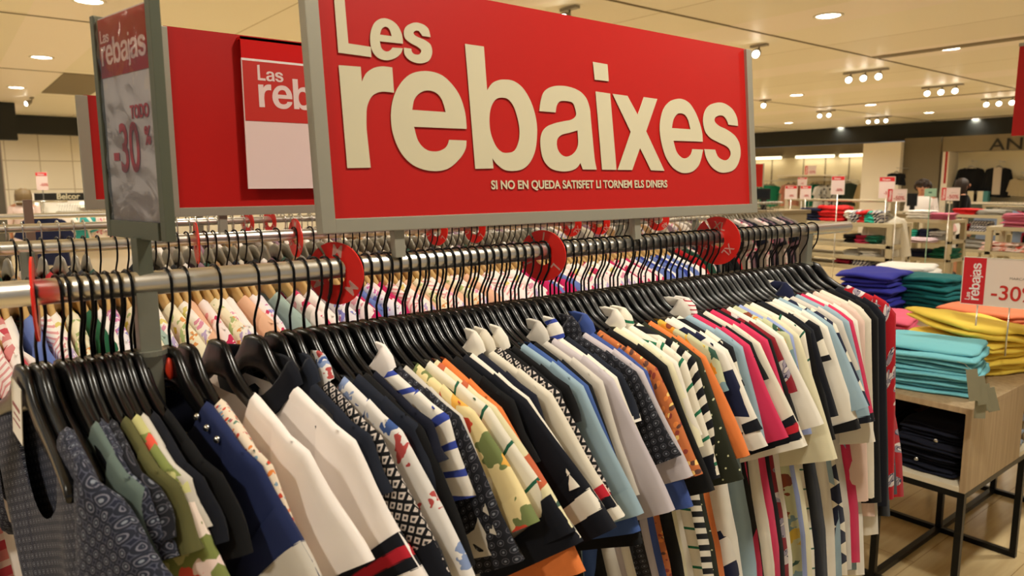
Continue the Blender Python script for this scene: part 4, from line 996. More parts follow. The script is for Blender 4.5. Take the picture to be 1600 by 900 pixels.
pile(3.9, 1.62+.12, TZ-.02, .46, .34, [.05, .05, .05], fm_pk, 'pink folded sweater', 'between the turquoise and royal blue ones', .3, .01, 4)
# second table behind it
tb2 = empty('display_table', (3.9, 1.6, 0), 0, 'second oak display table behind the first, carrying blue and teal piles', 'display table')
MB().box(-.3, 1.75, .02, .9, TZ-.045, TZ-.02).build('table_top', m_oak, tb2, bevel=.002)
for x in (-.28, 1.7):
    for y in (.04, .86): MB().box(x, x+.024, y, y+.024, 0, TZ-.045).build('leg', m_blkmet, tb2)
    MB().box(x, x+.024, .06, .86, 0, .024).build('frame_bar', m_blkmet, tb2)
pile(4.62, 2.12, TZ-.02, .5, .34, [.06]*5, fm_rb, 'royal blue folded sweater', 'left of the deep teal one', .1, .012, 5)
pile(4.82, 1.86, TZ-.02, .36, .34, [.055]*5, fm_te, 'deep teal folded sweater', 'between the royal blue and yellow ones', -.1, .014, 6)
pile(5.3, 2.22, TZ-.02, .42, .36, [.07, .07, .07, .07], fm_wh, 'white folded sweater', 'behind the deep teal one', .1, .01, 7)
pile(5.25, 1.80, TZ-.02, .4, .3, [.055]*4, fm_te, 'deep teal folded sweater', 'right of the white one, under the price card', .1, .01, 8)
# inside the box
z, o = pile(3.14, 1.1, .498, .46, .26, [.034]*6, fm_nv, 'midnight navy folded trousers', 'inside the open oak box, right stack', 0, .006, 11, 'folded_trousers')
for q in (1, 3, 4):
    MB().lathe([(0, 0), (.008, .001), (.008, .003), (0, .004)], (0, 0, 0), 14, 'x').build('metal_button', m_chrome, o[q], True, loc=(-.236, .05-.02*q, .015))
pile(3.14, 1.40, .498, .46, .24, [.034]*5, fm_nv, 'midnight navy folded trousers', 'inside the open oak box, left stack', 0, .006, 12, 'folded_trousers')
pile(3.53, 1.17, .498, .14, .4, [.045]*4, fm_gr, 'blue grey folded sweater', 'in the gap right of the oak side panel', 0, .004, 13)
pile(3.95, 1.2, .498, .5, .42, [.05]*4, fm_gr, 'blue grey folded sweater', 'on the low shelf behind the gap', 0, .006, 14)
# price sign on its stand on the table
def price_sign(px0, py0, px1, py1, X, label, head='left', text='-30%', yaw=math.radians(10), stand=.2, wr='price', base=None, big=False):
    a = PX(px0, py1, X); b_ = PX(px1, py1, X); c = PX(px0, py0, X)
    w_ = abs(a.y-b_.y)/math.cos(yaw); h = abs(c.z-a.z); t = empty('price_sign', (X, a.y, a.z), yaw, label, 'price sign')
    MB().box(-.002, .002, -w_, 0, 0, h).build('card', m_pink if not big else simple('price_card', 'ecd8cb', .35), t)
    rm = simple('card_red_block', 'd0202a', .4)
    if head == 'left': MB().box(-.003, -.002, -w_*.26, -w_*.0+0, .01*h, h*.99).build('red_block', rm, t)
    else: MB().box(-.003, -.002, -w_*.97, -w_*.03, .78*h, h*.97).build('red_block', rm, t)
    fr = MB(); k = .015*h
    for bx in ((-w_, 0, 0, k), (-w_, 0, h-k, h), (-w_, -w_+k, 0, h), (-k, 0, 0, h)): fr.box(-.004, .003, bx[0], bx[1], bx[2], bx[3])
    fr.build('clear_edge_frame', m_trimw, t)
    def put(me, name, mat, y, z, rot=None): return link(name, me, mat, t, (-.0036, y, z), rot or (math.pi/2, 0, -math.pi/2))
    if head == 'left':
        me = loops_mesh(rebajas_logo(h*.78), .0002)
        for v in me.vertices: v.co.x, v.co.y = -v.co.y, v.co.x
        put(me, 'block_lettering', m_white, -w_*.26*.80, h*.1)
        put(text_mesh(text, h*.42, .95, h*.004), 'price_lettering', m_redp if not big else simple('bright_red_print', 'c8281e', .5), -w_*.33, h*.28)
        put(text_mesh('MARCADO', h*.07, 1.1, 0), 'small_lettering', simple('grey_print', '9c8f86', .6), -w_*.52, h*.60)
        if big: pass
    else:
        put(loops_mesh(rebajas_logo(w_*.5), .0002), 'block_lettering', m_white, -w_*.2, h*.82)
        put(text_mesh(text, h*.2, .9, h*.003), 'price_lettering', m_redp, -w_*.35, h*.25)
    if stand:
        for y in ((-w_*.2, -w_*.55) if stand < .5 else (-w_*.5,)): MB().tube([(0, y, 0), (0, y, -stand)], .003 if stand < .5 else .006, 8).build('stand_rod', m_steel, t, True)
    return t
ps1 = price_sign(1500, 400, 1640, 474, 3.34, 'large pale minus thirty percent price card with red block over the yellow sweaters', 'left', '-30%', math.radians(10), .20, big=True)
# ------------------------------------------------------------------ background furniture, rebuilt where it stands
m_unit = simple('beige_shop_fitting', 'b8ab8c', .5); m_unitd = simple('brown_beige_fitting', '8d7e62', .5)
BG = {'white': fm_wh, 'pink': P('bg_rose', 'c96a84'), 'red': P('bg_red', 'd02426'), 'navy': P('bg_navy', '181c38'), 'grey': P('bg_grey', 'a8a49c'), 'green': P('bg_green', '0f5a44'), 'teal': P('bg_teal', '2fb09a'), 'lilac': P('bg_lilac', 'd8c0c8'),
      'black': f_black, 'floral': cloth('bg_floral', 'bloom', ['e8d0c8', 'c8503f', 'e8d0c8', 'e09a86', '9a8a7a'], 18), 'stripe': cloth('bg_stripe', 'stripe', [(0, '2a2a50'), (.5, 'e0dcd8')], 25), 'blue': P('bg_blue', '7f8ea8'), 'palepink': P('bg_palepink', 'e6b8b8'), 'maroon': P('bg_maroon', '9a1838')}
def tiered(x0, x1, y0, y1, tops, label, posts=True, r=.03, foot=0):
    t = empty('shelf_table', ((x0+x1)/2, (y0+y1)/2, 0), 0, label, 'shelf table'); cx, cy = (x0+x1)/2, (y0+y1)/2
    for z in tops: MB().box(x0-cx, x1-cx, y0-cy, y1-cy, z-.045, z).build('shelf', m_unit, t, bevel=.004)
    for x in (x0, x1-2*r):
        for y in (y0, y1-2*r): MB().box(x-cx, x+2*r-cx, y-cy, y+2*r-cy, foot, tops[0]-.045).build('leg', m_unit, t)
    return t
def at_depth(px, py, D):
    d = RAY(px, py); return CAM+d*D
def unit(px0, px1, pys, D, label, dx=.5):
    """tiered shelf table whose near edge shows from px0 to px1; long axis runs along Y"""
    pm = at_depth((px0+px1)/2, pys[0], D); X = pm.x
    ya = PX(px0, pys[0], X).y; yb_ = PX(px1, pys[0], X).y
    tops = [PX((px0+px1)/2, py, X).z for py in pys]
    tiered(X, X+dx, min(ya, yb_), max(ya, yb_), tops, label)
    return X, ya, yb_, tops
def goods(px, D_X, ztop, w, h, key, desc, where, seed, n=2, d=.34):
    y = PX(px, 340, D_X).y; hs = [h/n]*n
    pile(D_X+.2, y, ztop, d, w, hs, BG[key], desc, where, 0, .01, seed, 'folded_garment')
# unit A: long shelf table behind the rail end, red and striped clothes on it
X, ya, yb_, tops = unit(1235, 1395, (347, 379, 398, 413), 8.6, 'long beige shelf table beyond the end of the front rail with a red heap on it')
goods(1212, X, tops[0], .3, .1, 'floral', 'coral flowered folded top', 'at the left end of the long shelf table', 31, 1)
goods(1238, X, tops[0], .3, .12, 'stripe', 'navy striped folded top', 'beside the coral flowered one on the long shelf table', 32)
goods(1262, X, tops[0], .3, .16, 'navy', 'navy folded top', 'left of the red heap', 33)
goods(1293, X, tops[0], .38, .19, 'red', 'bright red folded top', 'heaped on the long shelf table', 34, 2)
for i, (px, k, dsc) in enumerate(((1322, 'white', 'white'), (1333, 'stripe', 'navy striped'), (1344, 'red', 'red'), (1355, 'teal', 'teal'), (1364, 'stripe', 'blue striped'))):
    goods(px, X, tops[0], .12, .14, k, dsc+' folded knit', 'right of the red heap on the long shelf table', 35+i, 2)
for i, (px, k, dsc) in enumerate(((1325, 'black', 'black'), (1345, 'maroon', 'maroon'), (1362, 'green', 'dark green'))): goods(px, X, tops[1]-.0, .17, .1, k, dsc+' folded knit', 'on the second tier of the long shelf table', 41+i, 2)
for i, (px, k, dsc) in enumerate(((1330, 'grey', 'pale grey'), (1355, 'white', 'whitish'))): goods(px, X, tops[2], .2, .06, k, dsc+' folded shirt', 'on the third tier of the long shelf table', 45+i, 2)
for i, (px, k, dsc) in enumerate(((1318, 'maroon', 'maroon'), (1345, 'stripe', 'dark patterned'))): goods(px, X, tops[3], .22, .09, k, dsc+' folded top', 'on the lowest tier of the long shelf table', 47+i, 2)
# hanging rail over unit A and the white coat
def rail_px(px0, px1, py, D, label, zb_=0):
    p = at_depth((px0+px1)/2, py, D); a, b_ = PX(px0, py, p.x), PX(px1, py, p.x)
    t = empty('clothes_rack', (p.x, (a.y+b_.y)/2, 0), math.pi/2, label, 'clothes rack', 'clothes racks in the background')
    h = abs(a.y-b_.y)/2
    MB().tube([(-h, 0, p.z), (h, 0, p.z)], .016, 10).build('rail', m_unit, t, True)
    for s_ in (-h+.03, h-.03): MB().box(s_-.02, s_+.02, -.015, .015, 0, p.z).build('post', m_unit, t)
    return p.x, p.z, a.y, b_.y
Xr, zr, y_a, y_b = rail_px(1226, 1400, 313, 8.9, 'beige rail above the long shelf table')
coat = garment('coat', 'coat', P('white_knit_coat', 'ddd6c6'), seed=91, L=.72, Ls=.42, th=80, wc=.12, T=.03, flare=.03, amp=.02, nu=16, nv=10)
pc = at_depth(1385, 330, 8.4); coat.location = (pc.x, pc.y, pc.z); coat.rotation_euler = (0, 0, math.radians(15)); coat.scale = (1, 1, 1)
tag(coat, 'long white knitted coat hanging at the end of the long shelf table', 'coat')
hc = copy_tree(hp3); hc.location = coat.location; hc.rotation_euler = coat.rotation_euler; tag(hc, 'hanger holding the long white coat', 'hanger')
MB().tube([(0, 0, 0), (0, 0, .16)], .006, 6).build('hook_extension', m_chrome, hc)
# unit B, C, D
X, ya, yb_, tops = unit(1405, 1488, (343, 375, 403), 9.6, 'beige shelf table right of the white coat with white and rose piles')
goods(1430, X, tops[0], .34, .12, 'white', 'white folded knit', 'on top of the table right of the coat', 51, 3)
goods(1465, X, tops[0], .28, .09, 'pink', 'rose pink folded knit', 'on top beside the white one', 52, 3)
goods(1420, X, tops[1], .2, .12, 'teal', 'turquoise folded top', 'under the white pile', 53, 2); goods(1442, X, tops[1], .2, .14, 'navy', 'navy folded top', 'under the rose pile', 54, 2); goods(1462, X, tops[1], .2, .12, 'grey', 'pale grey printed top', 'on the middle tier right of the navy one', 55, 2)
goods(1432, X-.3, tops[1]-.02, .36, .06, 'lilac', 'lilac white folded blouse', 'on the tan tier right of the coat', 56, 2)
goods(1472, X, tops[2], .3, .14, 'green', 'dark green folded knit', 'on the low tier right of the coat', 57, 2); goods(1436, X, tops[2], .36, .1, 'navy', 'dark folded knit', 'on the low tier beside the dark green one', 58, 3)
X, ya, yb_, tops = unit(1487, 1566, (336, 362, 390), 10.8, 'beige shelf table in the middle distance with a red pile on top')
goods(1504, X, tops[0], .36, .09, 'red', 'red folded top', 'on top of the middle distance table', 61, 2); goods(1545, X, tops[0], .4, .08, 'grey', 'pale grey folded top', 'right of the red pile in the middle distance', 62, 2)
goods(1494, X, tops[1], .34, .1, 'red', 'red folded knit', 'on the second tier in the middle distance', 63, 2); goods(1528, X, tops[1], .32, .16, 'stripe', 'grey patterned folded knit', 'right of the lower red pile', 64, 3)
goods(1520, X, tops[2], .4, .14, 'grey', 'grey folded trousers', 'on the lowest tier in the middle distance', 65, 4)
X, ya, yb_, tops = unit(1541, 1660, (356, 396), 8.2, 'nearer beige shelf table at the right edge with a rose pink stack')
goods(1585, X, tops[0], .3, .16, 'pink', 'rose pink folded knit', 'stacked at the right edge of the photo', 71, 4)
goods(1562, X, tops[1], .44, .1, 'floral', 'coral flowered folded blouse', 'heaped under the rose pink stack', 72, 2)
goods(1600, X, tops[1], .2, .08, 'floral', 'coral flowered scarf', 'at the far right of the lower shelf', 73, 1)
# hanging shirts behind D
def hang_row(pxs, py, D, mats, yaw, where, sc=1.0, XW=None):
    out = []
    for i, px in enumerate(pxs):
        p = at_depth(px, py, D) if XW is None else PX(px, py, XW); m_ = mats[i % len(mats)]
        g = blouse(m_[0], i % 5, m_[2]); g.location = p; g.rotation_euler = (0, 0, yaw); g.scale = (sc, sc, sc)
        for ch in g.children:
            pass
        tag(g, m_[1]+' '+where, m_[2], 'garments '+where)
        c = copy_tree(hp3); c.location = p; c.rotation_euler = (0, 0, yaw); tag(c, 'pale hanger holding the '+m_[1]+' '+where, 'hanger', 'hangers '+where)
        out.append(g)
    return out
rail_px(1535, 1660, 323, 11.5, 'pale rail with grey blue shirts at the right edge')
hang_row([1556, 1566, 1574, 1581, 1588, 1594, 1600], 324, 11.5, [(BG['blue'], 'grey blue shirt', 'shirt'), (BG['blue'], 'grey blue shirt', 'shirt'), (BG['blue'], 'grey blue shirt', 'shirt'), (BG['maroon'], 'plum striped shirt', 'shirt'), (f_black, 'black shirt', 'shirt'), (BG['palepink'], 'pale pink shirt', 'shirt'), (BG['palepink'], 'pale pink shirt', 'shirt')], math.radians(20), 'on the pale rail at the right edge', 1.15)
rail_px(1395, 1450, 332, 11.0, 'low rail in front of the curly haired woman')
hang_row([1402, 1410, 1418, 1426, 1456, 1464, 1472], 333, 11.0, [(f_black, 'black cardigan', 'cardigan'), (BG['navy'], 'navy cardigan', 'cardigan'), (f_black, 'black cardigan', 'cardigan'), (s_yfl, 'cream flowered cardigan', 'cardigan'), (BG['palepink'], 'pale pink blouse', 'blouse'), (BG['palepink'], 'pale pink blouse', 'blouse'), (BG['white'], 'pinkish white blouse', 'blouse')], math.radians(20), 'in front of the curly haired woman', 1.0)
# clothes displayed at the far wall
far = [([1193, 1198, 1203, 1208], 287, (P('far_green', '1f8a68'), 'emerald green jumper', 'jumper'), 'at the left bay of the far wall'),
       ([1232, 1240], 285, (P('far_salmon', 'd09078'), 'salmon jumper', 'jumper'), 'at the left end of the long far rail'),
       ([1270, 1276], 285, (P('far_green2', '1a6a50'), 'dark green jumper', 'jumper'), 'behind the small price cards'),
       ([1284], 287, (BG['white'], 'white top', 'top'), 'between the green and printed ones at the far wall'),
       ([1294, 1302], 287, (cloth('far_print', 'bloom', ['c8c4bc', '2a2a30', 'c8c4bc', '3a3a40'], 14), 'black and white printed top', 'top'), 'at the middle of the far wall'),
       ([1322, 1328], 283, (P('far_dark', '2f3a30'), 'dark green grey jacket', 'jacket'), 'right of the tall pale price card')]
for pxs, py, m_, where in far: hang_row(pxs, py, 20.5, [m_], math.radians(62), where, 1.35, XB-.45)
Xw = XB-.8
def facing(px, py, X, mat, name, desc, seed=0, L=.62, Ls=.42, sc=1.0, extra=None, th=80):
    p = PX(px, py, X); g = garment('c', name, mat, seed=seed, L=L, Ls=Ls, th=th, wc=.11, T=.04, flare=.03, amp=.012, nu=16, nv=10)
    g.location = p; g.rotation_euler = (0, 0, math.radians(4)); g.scale = (sc*1.0, sc*1.15, sc); tag(g, desc, name)
    hk = MB().tube([(0, 0, .085*sc), (XB+.12-p.x, 0, .085*sc)], .012, 6).build('wall_hook', m_steel, None, True, loc=p); tag(hk, 'steel wall arm holding the '+' '.join(desc.split()[:9]), 'wall arm', 'wall arms of the far wall')
    h_ = copy_tree(hp3); h_.location = p; h_.rotation_euler = g.rotation_euler; h_.scale = g.scale; tag(h_, 'hanger holding the '+' '.join(desc.split()[:8]), 'hanger')
    return g
facing(1355, 283, XB-.6, P('trench_beige', 'a8946c'), 'trench_coat', 'beige trench coat displayed at the right end of the far wall rail', 101, .8, .5, 1.15)
facing(1401, 267, XB-1.5, f_black, 'jacket', 'short black top on a hanger against the white pillar', 102, .42, .12, 1.0)
facing(1518, 258, XB-.35, P('black_wool', '0c0d10'), 'jacket', 'plain black wool jacket hanging in the niche, left of two', 103, .62, .5, 1.35)
g = facing(1561, 258, XB-.35, P('black_wool', '0c0d10'), 'jacket', 'open black jacket over a pale blouse in the niche, right of two', 104, .72, .5, 1.25)
MB().box(-.065, -.058, -.07, .07, -.66, -.06).build('blouse_front', P('pale_grey_blouse', 'b8aa98'), g)
facing(1597, 275, XB-.35, P('sand_top', 'a09070'), 'top', 'sand coloured top at the right edge of the niche', 105, .5, .3, 1.1)
t = empty('wall_rail', (XB-.45, yb(1265), 0), 0, 'long steel rail on brackets along the far wall, jumpers hanging from it', 'rail'); zr_ = PX(1265, 286, XB-.45).z+.085
ya_, yc_ = yb(1186)-yb(1265), yb(1345)-yb(1265)
MB().tube([(0, ya_, zr_), (0, yc_, zr_)], .014, 8).build('rail', m_steel, t, True)
for q in (ya_-.1, 0, yc_+.1): MB().box(-.015, .45, q-.015, q+.015, zr_-.02, zr_+.02).build('bracket', m_steel, t)
# niche shelf with boxes
sh = PX(1560, 316, XB-.6)
t = empty('wall_shelf', (XB-.3, yb(1560), 0), 0, 'white low shelf under the black jackets in the niche', 'shelf')
MB().box(-.3, .3, -2.2, yb(1488)-yb(1560)-.1, sh.z-.06, sh.z).build('shelf_board', m_wallw, t)
MB().box(-.28, .3, -2.2, yb(1488)-yb(1560)-.1, 0, sh.z-.06).build('cupboard_front', simple('dark_green_grey', '4a5246', .6), t)
for px, c, dsc in ((1521, 'c9bda0', 'cream storage box on the niche shelf, left one'), (1530, 'd6ccb4', 'cream storage box on the niche shelf, middle one'), (1537, '3f7f80', 'teal box on the niche shelf under the jackets')):
    p = PX(px, 316, XB-.45); q = MB().box(-.12, .12, -.13, .13, 0, .3).build('storage_box', simple('box_'+c, c, .6), None, bevel=.01, loc=(p.x, p.y, sh.z)); tag(q, dsc, 'box')
    MB().box(-.125, .125, -.135, .135, .24, .305).build('lid', simple('box_'+c, c, .6), q, bevel=.01)
# rail at far wall with shelf
t = empty('wall_shelf', (XB-.3, yb(1290), 0), 0, 'long cream shelf with hanging rail below it on the far wall', 'shelf')
zs = zb(1290, 273)
MB().box(-.3, .3, yb(1322)-yb(1290), yb(1228)-yb(1290), zs-.05, zs).build('shelf_board', m_wallw, t)
MB().tube([(-.2, yb(1322)-yb(1290), zs-.14), (-.2, yb(1228)-yb(1290), zs-.14)], .02, 8).build('rail', m_steel, t, True)
# small price cards in the background
for (a, b_, c, d, X, hd_, lab) in ((1257, 259, 1274, 273, 22.8, 'left', 'small price card with red left block standing on the far shelf'),
    (1226, 290, 1244, 311, 8.5, 'top', 'lower left pale price card, first of four on the beige rail'), (1246, 277, 1260, 290, 9.5, 'top', 'price card behind and above the second one on the beige rail'),
    (1250, 290, 1266, 311, 8.5, 'top', 'second pale price card from the left on the beige rail'), (1298, 275, 1318, 304, 8.3, 'top', 'tall pale price card before the dark green grey jacket'),
    (1372, 276, 1396, 310, 8.6, 'top', 'tall grey price card before the white pillar'), (1386, 295, 1415, 315, 8.3, 'left', 'price card with red left block right of the tall grey card'),
    (1470, 293, 1498, 313, 9.6, 'left', 'price card with red left block between the two women')):
    price_sign(a, c and b_, c, d, X, lab, hd_, '-50%', math.radians(6), PX(a, d, X).z-.002)
p = PX(1454, 302, 9.9); q = MB().box(-.01, .01, -.07, .07, 0, .1).tube([(0, 0, 0), (0, 0, -p.z+.04)], .006, 6).build('green_card', simple('mint_card', '9cc4ac', .5), None, loc=(p.x, p.y, p.z-.04), bevel=.002); tag(q, 'small mint green card right of the curly haired woman', 'card')
MB().box(-.0115, -.01, -.02, .02, .04, .06).build('card_print', simple('dark_green_print', '3a6a58', .5), q)
def screen(px0, py0, px1, py1, D, lab):
    p = at_depth((px0+px1)/2, py1, D); a, b_ = PX(px0, py1, p.x), PX(px1, py0, p.x); w_ = abs(a.y-b_.y)/2
    t = empty('computer_screen', p, math.radians(-8), lab, 'screen')
    MB().box(-.02, .02, -w_, w_, 0, b_.z-a.z).build('screen_panel', m_black, t, bevel=.004)
    MB().box(-.0215, -.02, -w_*.93, w_*.93, .02, b_.z-a.z-.02).build('display', simple('dark_display', '08090a', .15), t)
    MB().box(.0, .03, -.03, .03, -.1, .04).box(-.06, .08, -.09, .09, -.11, -.1).build('screen_stand', m_black, t, bevel=.002)
screen(1416, 302, 1433, 322, 10.6, 'black screen left of the curly haired woman')
screen(1181, 295, 1203, 312, 8.0, 'black screen back beside the right edge of the big sign')
def counter(px, D, w_, zt_, lab):
    p = at_depth(px, 330, D); t = empty('counter', (p.x, p.y, 0), math.radians(-8), lab, 'counter')
    MB().box(-.3, .3, -w_, w_, 0, zt_-.04).build('cabinet', m_unit, t, bevel=.004); MB().box(-.33, .33, -w_-.03, w_+.03, zt_-.04, zt_).build('worktop', m_unitd, t, bevel=.004)
    MB().box(-.305, -.3, -w_*.95, -w_*.02, .08, zt_-.1).box(-.305, -.3, w_*.02, w_*.95, .08, zt_-.1).build('door', m_trimw, t)
pz = at_depth(1424, 322, 10.6).z-.11; counter(1427, 10.75, .35, pz, 'beige till counter under the black screen by the curly haired woman')
pz = at_depth(1192, 312, 8.0).z-.11; counter(1192, 8.1, .35, pz, 'beige till counter beside the right edge of the big sign')
# red banner at the right edge
q0 = PX(1600, 72, 4.0); q1 = PX(1593, 212, 4.0)
bn = empty('hanging_banner', (4.0, q0.y+.004, q1.z), math.radians(0), 'red hanging banner cut off by the right edge of the photo', 'banner')
MB().box(-.004, .004, -.75, .012, 0, q0.z-q1.z).build('banner_panel', m_red, bn, rot=None)
MB().box(-.008, .008, -.75, .014, q0.z-q1.z, q0.z-q1.z+.015).build('top_rail', m_frame, bn)
for y in (-.7, -.03): MB().tube([(0, y, q0.z-q1.z), (0, y, CEIL-q1.z)], .0015, 6).build('hanging_wire', m_steel, bn)
link('banner_lettering', loops_mesh(rebajas_logo(.5), .0002), m_cream, bn, (-.0045, -.12, .16), (math.pi/2, 0, -math.pi/2))
# red sign seen beside the right frame of the big sign
p = PX(1186, 292, 14.0); q = empty('sale_sign', (14.0, p.y, p.z), 0, 'small red panel just right of the large sign frame, far away', 'sign'); h = PX(1186, 256, 14.0).z-p.z
MB().box(-.01, .01, -.09, .12, 0, h).build('face_panel', m_red, q); MB().box(-.015, .015, -.1, -.085, -.02, h+.01).box(-.015, .015, .12, .135, -.02, h+.01).build('frame', m_frame, q); MB().box(-.012, .012, -.012, .012, -p.z, 0).build('support_post', m_frame, q)
# ------------------------------------------------------------------ left background: lingerie wall
YF = 13.2
def pf(px, py): return PY(px, py, YF)
a, b_ = pf(53, 302), pf(131, 313)
t = empty('shop_fixture', ((a.x+b_.x)/2, YF, 0), 0, 'white wall fixture with black header board behind the second rail at left', 'shop fixture')
cx = (a.x+b_.x)/2; x0, x1 = a.x-cx, b_.x+1.4-cx
MB().box(x0, x1, -.03, .03, b_.z, a.z).build('header_board', simple('black_header', '0e0f0e', .45), t)
me = text_mesh('Belcor', (a.z-b_.z)*1.05, .95, .002, 'CENTER'); pl = pf(106, 307)
link('header_lettering', me, m_cream, t, (pl.x-cx, -.032, pl.z), (math.pi/2, 0, 0))
MB().box(x0, x1, .25, .3, 0, a.z).build('back_panel', m_wallw, t)
MB().box(x0, x0+.04, -.03, .25, 0, b_.z).build('side_panel', m_wallw, t)
zsh = pf(105, 323).z
MB().box(x0+.6, x1, -.02, .25, zsh-.02, zsh).build('shelf', m_trimw, t); MB().tube([(x0+.6, -.0, zsh+.05), (x1, 0, zsh+.05)], .018, 8).build('light_tube', m_tubeL, t, True)
MB().tube([(x0+.05, .0, zsh-.1), (x1, .0, zsh-.1)], .012, 8).build('rail', m_chrome, t, True)
li = bpy.data.lights.new('strip', 'AREA'); li.shape = 'RECTANGLE'; li.size = 2.2; li.size_y = .1; li.energy = 5; li.color = (1, .92, .75)
lo = bpy.data.objects.new('strip', li); COL.objects.link(lo); lo.parent = t; lo.location = (.6, -.04, b_.z-.02)
for i, (px, m_, dsc) in enumerate([(x, (s_ltq if (k % 3) else s_wht), ('turquoise nightdress' if (k % 3) else 'white nightdress')) for k, x in enumerate(range(92, 128, 4))]+[(x, (s_pfl if k % 2 else s_wfl), 'white nightdress with small pink flowers' if k % 2 else 'white nightdress with pastel flowers') for k, x in enumerate(range(132, 172, 5))]):
    p = pf(px, 329); g = blouse(m_, i % 5, 'nightdress'); g.location = (p.x, YF, p.z); g.rotation_euler = (0, 0, math.radians(62+8*math.sin(i))); tag(g, dsc+' in the left wall fixture', 'nightdress', 'left fixture, '+dsc)
    c = copy_tree(hp3); c.location = g.location; c.rotation_euler = g.rotation_euler; tag(c, 'chrome and white hanger in the left wall fixture', 'hanger', 'hangers in the left fixture')
p = PY(67, 332, 9.5)
g = blouse(BG['navy'], 1, 'pyjama_top'); g.location = p; g.rotation_euler = (0, 0, math.radians(75)); tag(g, 'dark navy pyjama top on the T stand below the poster at left', 'pyjama top')
c = copy_tree(hp3); c.location = p; c.rotation_euler = g.rotation_euler; tag(c, 'hanger of the dark navy pyjama top at left', 'hanger')
t = empty('garment_stand', (p.x, 9.55, 0), 0, 'thin chrome T stand carrying the dark navy pyjama top at left', 'garment stand')
MB().tube([(0, 0, .02), (0, 0, p.z+.13)], .014, 8).build('pole', m_chrome, t, True); MB().tube([(-.25, 0, p.z+.12), (.25, 0, p.z+.12)], .012, 8).build('cross_bar', m_chrome, t, True); MB().lathe([(.22, 0), (.22, .012), (.02, .02)], n=24).build('base_plate', m_chrome, t, True)
# small poster on the tiled wall
a, b_ = PY(55, 269, 13.16), PY(76, 297, 13.16)
t = empty('poster', (a.x, 13.16, b_.z), 0, 'small pale poster with red header above the black header board', 'poster'); w_, h = b_.x-a.x, a.z-b_.z
MB().box(0, w_, -.005, .005, 0, h).build('card', m_pink, t); MB().box(.0, w_*.95, -.008, -.005, h*.8, h*.98).build('red_header', simple('card_red_block', 'd0202a', .4), t)
link('header_lettering', loops_mesh(rebajas_logo(w_*.6), .0002), m_white, t, (w_*.15, -.009, h*.84), (math.pi/2, 0, 0)); link('price_lettering', text_mesh('-50%', h*.22, .9, .001), m_redp, t, (w_*.3, -.0065, h*.3), (math.pi/2, 0, 0))
MB().tube([(w_/2, .0, 0), (w_/2, .0, -.25)], .008, 6).build('holder_rod', m_chrome, t)
# post with grey flat face at left (front of the blond woman)
p0 = PY(40, 360, 3.35); 
t = empty('sign_post', (PY(45, 340, 3.0).x, 3.0, 0), 0, 'pinkish grey flat post rising in front of the blond woman', 'post')
MB().box(-.014, .014, -.01, .01, 0, PY(45, 312, 3.0).z).build('upright', simple('pinkish_grey_metal', 'a4948c', .4, .3), t, bevel=.002); MB().box(-.18, .18, -.18, .18, 0, .012).build('base_plate', m_post, t)
t = empty('sign_post', (PY(1, 300, 3.7).x, 3.7, 0), 0, 'thin grey brown post at the extreme left edge', 'post')
MB().box(-.03, .012, -.01, .01, 0, PY(1, 187, 3.7).z).build('upright', m_post, t, bevel=.002); MB().box(-.16, .16, -.16, .16, 0, .012).build('base_plate', m_post, t)
